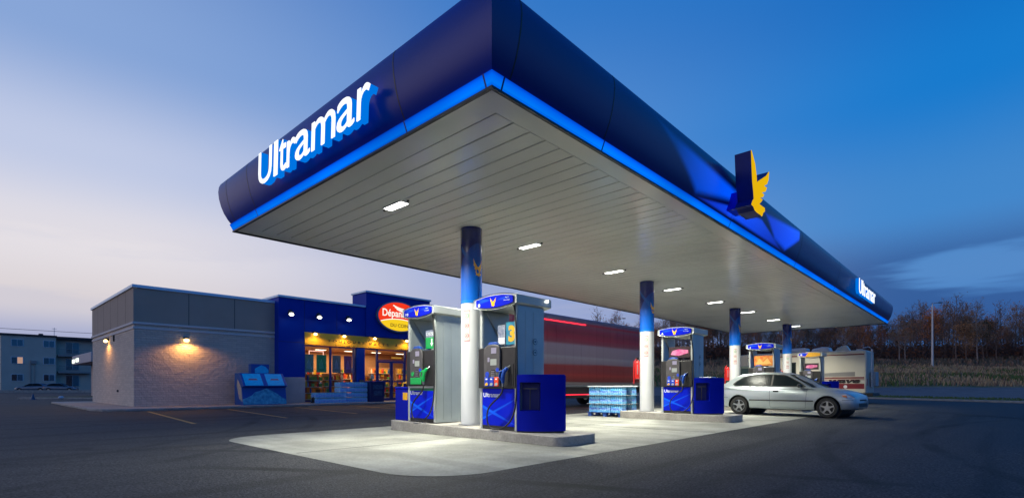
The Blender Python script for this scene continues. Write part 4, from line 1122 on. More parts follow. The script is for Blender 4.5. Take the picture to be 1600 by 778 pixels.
        if art == 'diesel':
            mb = MB(); mb.box(-.304, -.30, y0, y1, z0, z0 + .24); mb.build('panel', M['green'], p)
            mb = MB(); lettering(mb, 'DIESEL', (-.3035, y1 - .02, z0 + .28), (0, -1, 0), (0, 0, 1), y1 - y0 - .04, .07, depth=.001, bold=.01)
            c = (y0 + y1) / 2 - .03
            mb.prism([(c + .05, z0 + .12), (c, z0 + .04), (c - .05, z0 + .12), (c - .02, z0 + .12), (c - .02, z0 + .21), (c + .02, z0 + .21), (c + .02, z0 + .12)], 'x', -.307, -.3045)
            mb.build('sign_print', M['white_letter'], p, smooth=0)
    if side_stickers:
        mb = MB()
        for zz in (1.62, 1.42):
            for r_, q, mi in ((.058, .003, 0), (.048, .004, 1)):
                mb.cyl((.09, -W - .012 - q, zz), (.09, -W - .010, zz), r_, n=20, mi=mi)
            mb.box(.065, .115, -W - .0175, -W - .014, zz - .012, zz + .014, 0)
        mb.build('sticker', [M['sticker'], M['silver_side']], e, smooth=0)
    if green:      # diesel hang tag with small bulb above
        mb = MB(); mb.ball((-.2, -.33, 1.98), .03, 10, 6); mb.build('scanner_lamp', glow('pump_bulb', (1, .9, .75), 1.6), e)
    return e
pink = [(-.36, .28, 1.60, 1.92, 'poster_dark', 'swoosh')]
pump(7.14, 6.625, .185, '8', 'nearest fuel pump with blue nozzle and a yellow numeral three poster', posters=[(-.40, -.12, 1.56, 1.98, 'poster_teal', 'three'), (-.10, .09, 1.56, 1.93, 'poster_light', 'sheet')], lamp_end=True, side_stickers=True)
pump(7.14, 8.925, .225, '10', 'fuel pump with green diesel nozzle and green arrow sign', green=True, posters=[(-.40, -.04, 1.56, 1.95, 'poster_light', 'diesel')])
pump(14.5, 6.625, .2, '6', 'fuel pump with a pink poster beside the stack of bottled water', posters=pink, side_stickers=True)
pump(22.0, 6.625, .2, '4', 'fuel pump with an orange poster behind the silver hatchback', posters=[(-.40, .30, 1.58, 1.98, 'poster_orange', 'flames')])
pump(29.5, 6.625, .2, '2', 'farthest fuel pump, its crown panel yellow instead of blue', posters=pink, crown='yellow')

# service bins with squeegee recess, against the right side of each pump
def service_bin(x, y, z, label, paper=False, small=False):
    e = empty('service_bin', (x, y, z), label=label, cat='bin', group='blue service bins beside the pumps')
    H = 1.0
    P1, P2 = Vector((-.45, .46)), Vector((.09, -.15))
    d = (P2 - P1); nn = Vector((d.y, -d.x)).normalized() * 1.0
    if nn.x > 0: nn = -nn
    def face(t, inset=0): return P1 + d * t + nn * (.075 * (1 - (2 * t - 1) ** 2) - inset)
    def plan(t0, t1, back=.16, inset=0):
        f = [tuple(face(t0 + (t1 - t0) * k / 10, inset)) for k in range(11)]
        return f + [(back, f[-1][1]), (back, .46 - inset)] if t0 < .01 and t1 > .99 else f + [tuple(face(t1, .30)), tuple(face(t0, .30))]
    zr0, zr1 = .38, .88
    mb = MB()
    mb.prism(plan(0, 1), 'z', 0.03, zr0); mb.prism(plan(0, 1), 'z', zr1, H)
    mb.prism([tuple(face(.50 + .5 * k / 8)) for k in range(9)] + [(.158, -.148), (.158, .458), tuple(face(.02, .33)), tuple(face(.50, .26))], 'z', zr0 - .001, zr1 + .001)
    mb.prism([tuple(face(0)), tuple(face(.06)), tuple(face(.06, .28)), tuple(face(.02, .28))], 'z', zr0 - .001, zr1 + .001)
    mb.build('body', M['bin_blue'], e, smooth=40)
    mb = MB(); q = [tuple(face(.065, .23)), tuple(face(.495, .23)), tuple(face(.495, .255)), tuple(face(.065, .255))]; mb.prism(q, 'z', zr0, zr1); mb.build('recess', M['bin_dark'], e)
    mb = MB(); mb.prism(plan(0, 1, .15, .012), 'z', H, H + .02); mb.build('lid', M['bin_blue'], e, bevel=.006)
    c = face(.28, .12)
    mb = MB(); mb.tube([(c.x, c.y, .40), (c.x + .01, c.y, .76)], .010, 8); mb.prism([(c.x - .09, c.y + .07), (c.x + .07, c.y - .11), (c.x + .09, c.y - .09), (c.x - .07, c.y + .09)], 'z', .76, .78); mb.build('squeegee', M['grey_plastic'], e)
    mb = MB(); mb.prism([tuple(face(.08, .02)), tuple(face(.48, .02)), tuple(face(.48, .2)), tuple(face(.08, .2))], 'z', zr0 + .001, zr0 + .012); mb.build('tray', M['bin_blue'], e)
    mb = MB(); mb.prism(plan(0, 1, .14, .03), 'z', 0, .03); mb.build('foot', M['black_plastic'], e)
    if paper:
        mb = MB(); mb.box(-.25, .1, .05, .40, H + .02, H + .05); mb.build('paper_towel', M['white_letter'], e, bevel=.01)
    return e
service_bin(7.12, 5.62, .175, 'large blue service bin with squeegee recess at the nearest pump')
service_bin(14.48, 5.62, .195, 'blue service bin with paper towels on top left of the silver hatchback', paper=True)
service_bin(21.98, 5.62, .195, 'blue service bin seen through the silver hatchback windows')
service_bin(29.48, 5.62, .195, 'farthest blue service bin in front of the motorhome')
# salt / supply bin at the far left end of the near island
e = empty('supply_bin', (7.1, 9.68, .222), label='low blue bin with yellow handle and label beside the diesel pump', cat='bin')
mb = MB(); mb.box(-.33, .3, -.24, .24, 0, .70); mb.build('body', M['bin_blue'], e, bevel=.015)
mb = MB(); mb.box(-.34, .31, -.25, .25, .70, .75); mb.build('lid', M['bin_blue'], e, bevel=.015)
mb = MB(); mb.tube([(-.2, .14, .74), (-.2, .11, .84), (-.2, -.11, .84), (-.2, -.14, .74)], .016, 8); mb.build('handle', M['yellow'], e)
mb = MB(); mb.box(-.334, -.329, -.23, -.06, .46, .62); mb.build('label', M['yellow'], e)
# ================================================================== THE SHOP
def block_mat():
    m = bpy.data.materials.new('split_face_block'); m.use_nodes = True
    ns, L = m.node_tree.nodes, m.node_tree.links.new
    b = ns['Principled BSDF']; b.inputs['Roughness'].default_value = .9
    tc = N('ShaderNodeTexCoord', ns); sp = N('ShaderNodeSeparateXYZ', ns); L(tc.outputs['Object'], sp.inputs[0])
    ad = N('ShaderNodeMath', ns, operation='ADD'); L(sp.outputs[0], ad.inputs[0]); L(sp.outputs[1], ad.inputs[1])
    cb = N('ShaderNodeCombineXYZ', ns); L(ad.outputs[0], cb.inputs[0]); L(sp.outputs[2], cb.inputs[1])
    br = N('ShaderNodeTexBrick', ns); br.inputs['Scale'].default_value = 1; br.inputs['Brick Width'].default_value = .4; br.inputs['Row Height'].default_value = .1
    br.inputs['Mortar Size'].default_value = .006; br.inputs['Mortar Smooth'].default_value = .3
    br.inputs['Color1'].default_value = (.52, .44, .38, 1); br.inputs['Color2'].default_value = (.60, .51, .44, 1); br.inputs['Mortar'].default_value = (.38, .33, .30, 1)
    L(cb.outputs[0], br.inputs[0]); L(br.outputs[0], b.inputs['Base Color'])
    nz = N('ShaderNodeTexNoise', ns); nz.inputs['Scale'].default_value = 7; nz.inputs['Detail'].default_value = 6; L(tc.outputs['Object'], nz.inputs[0])
    mu = N('ShaderNodeMath', ns, operation='MULTIPLY_ADD'); L(br.outputs['Fac'], mu.inputs[0]); mu.inputs[1].default_value = -.35; L(nz.outputs[0], mu.inputs[2])
    bp = N('ShaderNodeBump', ns); bp.inputs['Strength'].default_value = .9; bp.inputs['Distance'].default_value = .05; L(mu.outputs[0], bp.inputs['Height']); L(bp.outputs[0], b.inputs['Normal'])
    return m
M['block'] = block_mat()
M['panel'] = mat('grey_stucco_panel', (.37, .30, .25), .9, var=.05, vscale=1, bump=.2, bscale=60)
M['cap'] = mat('metal_coping', (.55, .70, .85), .35, .2)
M['shop_blue'] = mat('shop_blue_panel', (.0, .034, .36), .5, spec=.12, var=.05, vscale=.6)
M['shop_grey'] = mat('grey_base_block', (.40, .37, .37), .85, var=.07, vscale=3, bump=.3)
M['band'] = mat('yellow_band', (.78, .46, .03), .5, var=.05)
M['glass'] = glassy('shop_glass', (.93, .95, .95), .07)
M['frame_blue'] = mat('blue_window_frame', (.01, .03, .22), .35, .2)
M['int_wall'] = mat('shop_inner_wall', (.48, .28, .15), .7, var=.08, vscale=1.5)
M['int_floor'] = mat('shop_floor', (.45, .38, .30), .3)
M['int_ceil'] = mat('shop_inner_ceiling', (.45, .28, .16), .8)
SX0, SX1, SX2, SY = 5.05, 10.88, 20.3, 26.5
shop = empty('convenience_store', (0, 0, 0), label='single-storey convenience store with grey block wing and blue lit front', cat='store')
mb = MB()
mb.box(SX0, SX1, SY, 36.3, .1, 3.68)
mb.build('block_wall', M['block'], shop, smooth=0)
mb = MB(); mb.box(SX0 - .02, SX1, SY - .02, 36.32, 3.68, 5.14); mb.build('upper_wall', M['panel'], shop, smooth=0)
mb = MB(); mb.box(SX0 - .06, SX1, SY - .06, 36.36, 3.60, 3.70); mb.box(SX0 - .035, SX1, SY - .035, 36.34, 3.40, 3.50)
mb.build('cornice', mat('cornice_block', (.58, .55, .55), .8), shop, bevel=.01)
mb = MB()
for x in (7.08, 9.0): mb.box(x - .012, x + .012, SY - .024, SY - .018, 3.71, 5.13)
for y in (28.0, 29.6, 31.3, 33.0, 34.6): mb.box(SX0 - .024, SX0 - .018, y - .012, y + .012, 3.71, 5.13)
mb.build('panel_joint', M['dark_metal'], shop, smooth=0)
mb = MB(); mb.box(SX0 - .08, SX1, SY - .08, SY + .3, 5.14, 5.27); mb.box(SX0 - .08, SX0 + .3, SY + .3, 36.4, 5.14, 5.27); mb.box(SX0 + .3, SX1, 36, 36.4, 5.14, 5.27)
mb.build('coping', M['cap'], shop, bevel=.01)
mb = MB(); mb.box(SX0 + .2, SX1 + .2, SY + .25, 36, 4.9, 4.98); mb.box(SX1 + .2, 24.0, SY + .25, 36, 4.5, 4.6); mb.build('roof', M['dark_metal'], shop)
# blue front: parapet wall, left pier, tower
FY = 26.0
mb = MB()
mb.box(SX1, 12.2, FY, 27.2, 1.42, 5.42)            # pier left of the windows
mb.box(12.2, 20.3, FY, 26.35, 3.78, 5.42)          # wall over the windows
mb.box(SX1, 11.1, 27.2, 36.3, 4.9, 5.42); mb.box(11.1, 24.3, 36.0, 36.3, .1, 4.7); mb.box(24.0, 24.3, 26.35, 36.0, .1, 4.7); mb.box(20.3, 24.3, 26.05, 26.35, .1, 4.7)
mb.build('blue_wall', M['shop_blue'], shop, smooth=0)
mb = MB(); mb.box(15.74, 20.25, FY - .1, 27.4, 3.80, 6.28); mb.build('sign_tower', M['shop_blue'], shop, smooth=0)
mb = MB(); mb.box(SX1 - .05, 15.73, FY - .07, FY + .3, 5.42, 5.53); mb.box(SX1 - .05, SX1 + .3, FY + .3, 36.3, 5.42, 5.53)
mb.box(15.68, 20.32, FY - .17, 27.47, 6.28, 6.38); mb.build('coping', M['cap'], shop, bevel=.01)
mb = MB()
for x in (12.2, 14.0): mb.box(x - .01, x + .01, FY - .004, FY + .002, 3.8, 5.4)
mb.box(SX1, 12.19, FY - .004, FY + .002, 3.20, 3.22); mb.box(17.9, 17.92, FY - .104, FY - .098, 3.82, 6.2)
mb.build('panel_joint', mat('blue_joint', (.002, .006, .07), .6), shop, smooth=0)
mb = MB(); mb.box(10.86, 12.22, FY - .03, 27.2, .1, 1.42); mb.build('base_block', M['shop_grey'], shop, bevel=.01)
mb = MB(); mb.box(SX1 + 2.4, SX1 + 4.6, 27.6, 29.5, 4.98, 5.75); mb.build('roof_unit', M['dark_metal'], shop)
mb = MB(); mb.box(12.2, 20.3, FY - .04, FY + .2, 3.14, 3.77); bd = mb.build('yellow_fascia', M['band'], shop)
mb = MB(); lettering(mb, 'TOUJOURS', (13.45, FY - .05, 3.30), (1, 0, 0), (0, 0, 1), 2.2, .16, depth=.008, bold=.0, spacing=1.6)
lettering(mb, 'PRÊTS', (16.0, FY - .05, 3.30), (1, 0, 0), (0, 0, 1), 1.25, .19, depth=.008, spacing=1.6); lettering(mb, 'À', (17.7, FY - .05, 3.30), (1, 0, 0), (0, 0, 1), .16, .21, depth=.008)
mb.build('fascia_lettering', mat('brown_letters', (.05, .025, .01), .5), bd, smooth=0)
# window wall
WY = 26.12
mb = MB(); mb.box(15.2, 15.70, FY - .02, 26.5, .1, 3.13); mb.build('blue_pier', M['shop_blue'], shop, bevel=.01)
def window(x0, x1, z0=.16, z1=3.1, transom=None):
    mb = MB(); f = .05
    mb.box(x0, x0 + f, WY - .05, WY + .05, z0, z1); mb.box(x1 - f, x1, WY - .05, WY + .05, z0, z1)
    mb.box(x0 + f, x1 - f, WY - .05, WY + .05, z1 - f, z1); mb.box(x0 + f, x1 - f, WY - .05, WY + .05, z0, z0 + f)
    if transom: mb.box(x0 + f, x1 - f, WY - .05, WY + .05, transom, transom + .06)
    w = mb.build('window', M['frame_blue'], shop)
    mb = MB(); mb.box(x0 + f, x1 - f, WY - .004, WY + .004, z0 + f, z1 - f); mb.build('pane', M['glass'], w, smooth=0)
window(12.22, 13.68); window(13.68, 15.2); window(15.70, 16.56); window(18.5, 20.0); 
window(16.56, 18.5, 2.46, 3.1)
for x0, x1, hx in ((16.58, 17.53, 17.44), (17.54, 18.48, 17.62)):
    mb = MB(); f = .09
    mb.box(x0, x0 + f, WY - .045, WY + .035, .12, 2.44); mb.box(x1 - f, x1, WY - .045, WY + .035, .12, 2.44)
    mb.box(x0 + f, x1 - f, WY - .045, WY + .035, 2.34, 2.44); mb.box(x0 + f, x1 - f, WY - .045, WY + .035, .12, .26); mb.box(x0 + f, x1 - f, WY - .045, WY + .035, 1.20, 1.28)
    d = mb.build('door', M['frame_blue'], shop)
    mb = MB(); mb.box(x0 + f, x1 - f, WY - .006, WY, .26, 2.34); mb.build('pane', M['glass'], d, smooth=0)
    mb = MB(); mb.tube([(hx, WY - .05, 1.0), (hx, WY - .12, 1.03), (hx, WY - .12, 1.5), (hx, WY - .05, 1.53)], .014, 8); mb.build('handle', M['steel'], d)
# interior
mb = MB(); mb.box(12.2, 24.0, 26.36, 33, .10, .12); mb.build('interior_floor', M['int_floor'], shop)
mb = MB(); mb.box(12.2, 24.0, 33.0, 33.1, .12, 3.4); mb.box(23.8, 23.9, 26.4, 33, .12, 3.4); mb.box(12.1, 12.2, 27.2, 33, .12, 3.4); mb.build('interior_wall', M['int_wall'], shop)
mb = MB(); mb.box(12.2, 24.0, 26.36, 33.1, 3.3, 3.4); mb.build('interior_ceiling', M['int_ceil'], shop)
k = 0
for x in (13.4, 15.6, 17.6, 19.6, 21.6):
    for y in (28.2, 31.0):
        mb = MB(); mb.box(-.35, .35, -.12, .12, -.05, 0); mb.box(-.33, .33, -.10, .10, -.06, -.05, 1)
        o = mb.build('shop_light', [M['white_paint'], bpy.data.materials.get('tube_light') or glow('tube_light', (1, .80, .56), 7)]); o.location = (x, y, 3.3)
        tag(o, 'ceiling strip light glowing inside the shop', 'ceiling light', 'strip lights inside the shop')
il = bpy.data.lights.new('interior_light', 'AREA'); il.shape = 'RECTANGLE'; il.size = 7; il.size_y = 5.5; il.energy = 520; il.color = (1, .62, .30)
io = bpy.data.objects.new('interior_light', il); COL.objects.link(io); io.location = (17.2, 29.8, 3.2)
# a counter and shelves with goods
goods_cols = [mat('goods_' + n, c, .5) for n, c in (('red', (.55, .04, .02)), ('yellow', (.8, .5, .04)), ('green', (.08, .3, .06)), ('white', (.75, .7, .6)), ('orange', (.8, .22, .02)), ('brown', (.14, .05, .02)), ('blue', (.03, .12, .4)))]
rg = random.Random(9)
gproto = []
for k_, m_ in enumerate(goods_cols):
    mb = MB()
    if k_ % 3 == 0: mb.lathe([(.045, 0), (.05, .02), (.05, .17), (.02, .22), (.02, .25)], n=8)
    elif k_ % 3 == 1: mb.box(-.08, .08, -.03, .03, 0, .22)
    else: mb.box(-.07, .07, -.05, .05, 0, .14)
    gproto.append([mb, m_, None])
kinds = ['red bottle', 'yellow box', 'green carton', 'white bottle', 'orange packet', 'brown carton', 'blue bottle']
def good(x, y, z):
    k = rg.randrange(len(gproto)); g = gproto[k]
    if g[2] is None: g[2] = g[0].build('grocery_item', g[1], smooth=40); o = g[2]
    else: o = g[2].copy(); COL.objects.link(o)
    o.location = (x, y, z); o.rotation_euler = (0, 0, rg.uniform(-.2, .2)); s = rg.uniform(1.05, 1.5); o.scale = (s, s, s)
    tag(o, kinds[k] + ' on a shelf inside the lit shop', 'grocery', 'goods on the shop shelves')
sh_where = ['behind the leftmost window', 'behind the window with the water stack', 'behind the narrow window beside the pier', 'behind the left door leaf', 'behind the right door leaf', 'tall one deep behind the leftmost window', 'tall one deep behind the pier', 'tall one deep behind the doors', 'tall one deep at the right']
for i, (x, y, w, h, n) in enumerate([(12.95, 27.0, 1.3, 1.5, 4), (14.4, 27.1, 1.2, 1.55, 4), (16.75, 27.6, .9, 1.5, 4), (18.1, 27.7, 1.1, 1.15, 3), (19.3, 27.7, 1.1, 1.15, 3), (14.2, 29.6, 1.6, 1.9, 5), (17.2, 30.2, 1.7, 2.1, 5), (19.6, 30.4, 1.7, 2.1, 5), (21.8, 30.4, 1.7, 2.1, 5)]):
    e = empty('shop_shelf', (x, y, .12), label='loaded display shelf inside the shop ' + sh_where[i], cat='shelf', group='display shelves inside the shop')
    mb = MB(); mb.box(-w / 2, w / 2, .18, .22, 0, h); mb.build('back_panel', M['int_ceil'], e)
    for q in range(n):
        z = .12 + q * (h - .15) / n
        mb = MB(); mb.box(-w / 2, w / 2, -.18, .18, z, z + .025); mb.build('shelf_board', M['white_paint'], e)
        for j in range(int(w / .14)):
            good(x - w / 2 + .09 + j * .14, y - .08 + rg.uniform(-.04, .04), .12 + z + .025)
mb = MB(); mb.box(15.6, 19.2, 31.2, 31.8, .12, 1.1); tag(mb.build('counter', mat('counter_front', (.5, .2, .08), .5), bevel=.02), 'orange-brown service counter at the back of the shop', 'counter')
# cool cabinet at the back wall
e = empty('drinks_cooler', (13.9, 32.6, .12), label='tall lit drinks cooler against the back wall of the shop', cat='cooler')
mb = MB(); mb.box(-1.3, 1.3, -.3, .38, 0, 2.2); mb.build('cabinet', M['dark_metal'], e)
mb = MB(); mb.box(-1.2, 1.2, -.32, -.30, .3, 1.8); mb.build('glass_front', glow('cooler_glow', (.55, .6, .45), .8), e)
mb = MB(); mb.box(-1.3, 1.3, -.34, -.3, 1.85, 2.15); mb.build('header', glow('cooler_header', (.9, .25, .1), .8), e)
# hanging posters behind the left windows
for i, (x0, x1, c, lab) in enumerate([(12.34, 12.86, (.02, .10, .16), 'dark teal poster hanging behind the leftmost shop window'), (13.02, 13.58, (.0, .13, .09), 'dark green poster hanging next to the first window post'), (13.92, 14.42, (.04, .08, .14), 'slate poster hanging behind the second shop window'), (14.62, 15.10, (.07, .03, .14), 'purple poster hanging beside the blue pier')]):
    e = empty('hanging_poster', ((x0 + x1) / 2, 26.35, 1.7), label=lab, cat='poster')
    w = (x1 - x0) / 2
    mb = MB(); mb.box(-w, w, 0, .01, 0, .95); mb.build('sheet', mat('poster_%d' % i, c, .5, col2=tuple(q * .3 for q in c), vscale=6, emit=c, estr=.25), e)
    mb = MB(); mb.prism([(-w * .5, .2), (w * .5, .2), (w * .3, .5), (0, .75), (-w * .4, .5)], 'y', -.006, 0); mb.build('artwork', mat('poster_art_%d' % i, tuple(min(1, q * 2.5 + .03) for q in c), .5), e)
    mb = MB(); mb.tube([(-w * .8, 0, .95), (-w * .8, 0, 1.45)], .004, 4); mb.tube([(w * .8, 0, .95), (w * .8, 0, 1.45)], .004, 4); mb.build('hanger', M['steel'], e)
# pink neon frame
e = empty('neon_sign', (13.3, 26.9, 1.75), label='glowing pink neon frame hanging behind the leftmost shop window', cat='neon sign')
mb = MB(); mb.tube([(-.42, 0, .35), (-.42, 0, 1.12), (.38, 0, 1.12), (.38, 0, .75)], .03, 8); mb.build('tube', glow('neon_pink', (1, .5, .38), 1.8), e)
mb = MB(); mb.tube([(-.3, 0, 1.12), (-.3, 0, 1.4)], .006, 4); mb.tube([(.3, 0, 1.12), (.3, 0, 1.4)], .006, 4); mb.build('hanger', M['steel'], e)
# small lit items: open sign glow near the top of the doors
mb = MB(); mb.box(17.7, 18.4, 26.30, 26.33, 2.62, 2.72); tag(mb.build('window_sign', mat('amber_strip', (.6, .3, .03), .5, emit=(.8, .4, .05), estr=.4)), 'small amber strip sign over the shop door', 'sign')
# ---- lamps on the shop
def ring_light(x, z, i):
    e = empty('wall_spotlight', (x, FY, z), label='bright white spotlight high on the blue shop front, ' + ['nearest the grey wing', 'the middle one', 'nearest the sign tower'][i], cat='spotlight', group='white spotlights on the blue front')
    mb = MB(); mb.cyl((0, 0, .1), (0, -.35, .12), .022, n=8); mb.build('arm', M['dark_metal'], e)
    mb = MB(); mb.cyl((0, -.30, .17), (0, -.44, -.0), .10, .15, 16); mb.build('housing', M['dark_metal'], e)
    mb = MB(); mb.ball((0, -.46, -.02), .11, 14, 8, sc=(1.05, .8, .55)); mb.build('lens', glow('spot_lens', (1, .96, .9), 12) if i == 0 else bpy.data.materials['spot_lens'], e)
for i, (x, z) in enumerate(((11.32, 4.56), (12.79, 4.55), (14.47, 4.57))): ring_light(x, z, i)
def warm_lamp(name, x, y, z, dx, dy, lab, grp, power, r=.055, col=(1, .50, .12), big=False):
    e = empty(name, (x, y, z), math.atan2(dy, dx), label=lab, cat='wall lamp', group=grp)
    mb = MB(); mb.box(.0, .08, -.07, .07, -.02, .10); mb.prism([(.0, .02), (.16, .03), (.14, .10), (0, .10)][::-1], 'y', -.10, .10); mb.build('housing', M['dark_metal'], e, bevel=.01)
    mb = MB(); mb.ball((.13, 0, -.04), r, 12, 8, sc=(1, 1.4, .9)); mb.build('bulb', glow('sodium_bulb', (1, .62, .2), 10) if not bpy.data.materials.get('sodium_bulb') else bpy.data.materials['sodium_bulb'], e)
    ld = bpy.data.lights.new('lamp_light', 'SPOT'); ld.spot_size = radians(168); ld.spot_blend = .45; ld.energy = power; ld.color = col; ld.shadow_soft_size = .06
    lo = bpy.data.objects.new('lamp_light', ld); COL.objects.link(lo); lo.parent = e; lo.location = (.34, 0, -.12)
for i, x in enumerate((12.71, 14.35, 16.26, 18.46)):
    warm_lamp('gooseneck_lamp', x, FY - .04, 3.72, 0, -1, 'golden lamp on the yellow band over the shop windows, ' + ['leftmost of four', 'second from the left', 'third from the left', 'nearest the diesel pump'][i], 'golden lamps over the shop windows', 28, r=.07, col=(1, .6, .14))
warm_lamp('wall_pack', 6.96, SY, 3.06, 0, -1, 'orange wall lamp glowing on the long grey block wall', 'orange wall lamps on the grey wing', 95, r=.08, col=(1, .47, .12))
warm_lamp('wall_pack', SX0, 31.8, 3.22, -1, 0, 'orange wall lamp on the narrow side wall of the shop', 'orange wall lamps on the grey wing', 55, r=.08, col=(1, .47, .12))
mb = MB(); mb.box(-.06, 0, -.05, .05, -.15, .15); o = mb.build('sensor_box', M['dark_metal']); o.location = (SX0, 30.5, 3.25); tag(o, 'small dark sensor box beside the side wall lamp', 'sensor')
mb = MB(); mb.cyl((0, 0, 0), (-.06, 0, 0), .05, n=10); o = mb.build('wall_tap', M['dark_metal']); o.location = (SX0, 29.6, .75); tag(o, 'small dark tap low on the side wall of the shop', 'tap')
# ---- oval shop sign
e = empty('shop_sign', (17.85, FY - .1, 5.07), label='lit oval red and yellow Dépanneur sign on the blue tower', cat='sign')
def ell(a, b, n=48, z0=None):
    return [(a * cos(2 * pi * k / n), b * sin(2 * pi * k / n)) for k in range(n)]
mb = MB(); mb.prism(ell(1.52, .93), 'y', -.16, 0); mb.build('rim', mat('sign_rim', (.10, .16, .28), .35, .5), e, smooth=40)
mb = MB(); mb.prism(ell(1.42, .84), 'y', -.175, -.15); mb.build('red_face', glow('sign_red', (.95, .045, .015), .95), e, smooth=40)
low = [(1.42 * cos(t), .84 * sin(t)) for t in [radians(205 + (335 - 205) * k / 24) for k in range(25)]]
arc = [(1.28 - 2.56 * k / 20, -.355 + .19 * (1 - ((k - 10) / 10) ** 2)) for k in range(21)]
mb = MB(); mb.prism(low + arc, 'y', -.181, -.17); mb.build('yellow_face', glow('sign_yellow', (1, .66, .02), .95), e, smooth=0)
mb = MB(); mb.prism([(x, z) for x, z in arc] + [(x, z + .05) for x, z in arc[::-1]], 'y', -.183, -.172); mb.build('white_arc', glow('sign_white', (1, .95, .85), 1.0), e, smooth=0)
mb = MB(); lettering(mb, 'Dépanneur', (-1.16, -.186, -.16), (1, 0, 0), (0, 0, 1), 2.32, .56, depth=.008, bold=.018); mb.build('white_lettering', bpy.data.materials['sign_white'], e, smooth=0)
mb = MB(); lettering(mb, 'DU COIN', (-.62, -.186, -.62), (1, 0, 0), (0, 0, 1), 1.24, .20, depth=.006, bold=.01); mb.build('red_lettering', mat('sign_brown', (.5, .12, .01), .5), e, smooth=0)
for k in range(3):
    mb = MB(); pts = [(-.42 + .12 * k + t * .75, .68 - .10 * k - .30 * t + .12 * t * t) for t in [q / 8 for q in range(9)]]
    mb.prism(pts + [(x - .03, z - .065) for x, z in pts[::-1]], 'y', -.186, -.176); mb.build('feather', bpy.data.materials['sign_white'], e, smooth=0)
# pavement things by the shop front
mb = MB(); mb.box(-.12, .12, -.1, 0, 0, .38); o = mb.build('ash_box', M['grey_plastic'], bevel=.01); o.location = (15.46, FY - .02, .95); tag(o, 'small grey ash box fixed to the blue pier', 'ash box')
# cyan bottle display kiosk
e = empty('display_kiosk', (9.85, 25.55, .1), label='blue and cyan mountain-pattern display kiosk against the grey wall', cat='kiosk')
M['kiosk_blue'] = mat('kiosk_blue', (.003, .07, .38), .4); M['kiosk_cyan'] = mat('kiosk_cyan', (.0, .55, .95), .4, var=.1, vscale=8)
def ice(name, seed):
    return mat(name, (.01, .20, .45), .4, col2=(.10, .55, .75), vscale=7)
M['ice'] = ice('kiosk_ice', 1)
mb = MB(); side = [(-.55, 0), (.5, 0), (.5, 1.48), (-.1, 1.48), (-.62, .88), (-.42, .80)]
mb.prism(side, 'x', -1.0, 1.0); mb.build('case', M['kiosk_blue'], e, bevel=.01)
for s in (-1, 1):
    mb = MB(); x0, x1 = (-.90, -.10) if s < 0 else (.10, .88)
    dy, dz = .52, .60; nrm = Vector((0, -dz, dy)).normalized() * .012
    vs = [Vector((x0, -.60, .90)), Vector((x1, -.60, .90)), Vector((x1, -.13, 1.445)), Vector((x0, -.13, 1.445))]
    mb.add([v + nrm for v in vs] + [v - nrm * .5 for v in vs], [(0, 1, 2, 3), (7, 6, 5, 4), (0, 4, 5, 1), (1, 5, 6, 2), (2, 6, 7, 3), (3, 7, 4, 0)]); d = mb.build('flap_door', M['kiosk_cyan'], e)
    mb = MB(); c = [vs[0].lerp(vs[3], .45).lerp(vs[1].lerp(vs[2], .45), t) for t in (.22, .78)]; c2 = [vs[0].lerp(vs[3], .58).lerp(vs[1].lerp(vs[2], .58), t) for t in (.3, .7)]
    mb.add([c[0] + nrm * 1.2, c[1] + nrm * 1.2, c2[1] + nrm * 1.2, c2[0] + nrm * 1.2], [(0, 1, 2, 3)]); mb.build('red_mark', mat('kiosk_red_mark', (.30, .12, .22), .5), d, smooth=0)
mb = MB(); mb.prism([(-.98, .03), (.98, .03), (.98, .22), (.75, .34), (.55, .50), (.35, .62), (.05, .76), (-.2, .66), (-.45, .60), (-.6, .44), (-.8, .34), (-.98, .28)], 'y', -.562, -.5); 
o = mb.build('mountain_graphic', M['ice'], e); 
mb = MB(); mb.box(-.45, .38, -.02, .3, 1.48, 1.92); t_ = mb.build('topper', M['kiosk_blue'], e)
mb = MB(); mb.prism([(-.28, 1.49), (.34, 1.49), (.34, 1.66), (.2, 1.80), (.02, 1.87), (-.15, 1.78), (-.28, 1.7)], 'y', -.03, -.02); mb.build('mountain_graphic', M['kiosk_cyan'], t_)
mb = MB(); mb.prism([(-.5, .15), (-.1, .3), (.2, .9), (.1, 1.2), (-.35, .8)], 'x', -1.006, -1.0); mb.build('side_picture', mat('side_picture', (.45, .40, .42), .5, col2=(.15, .3, .35), vscale=10), e)
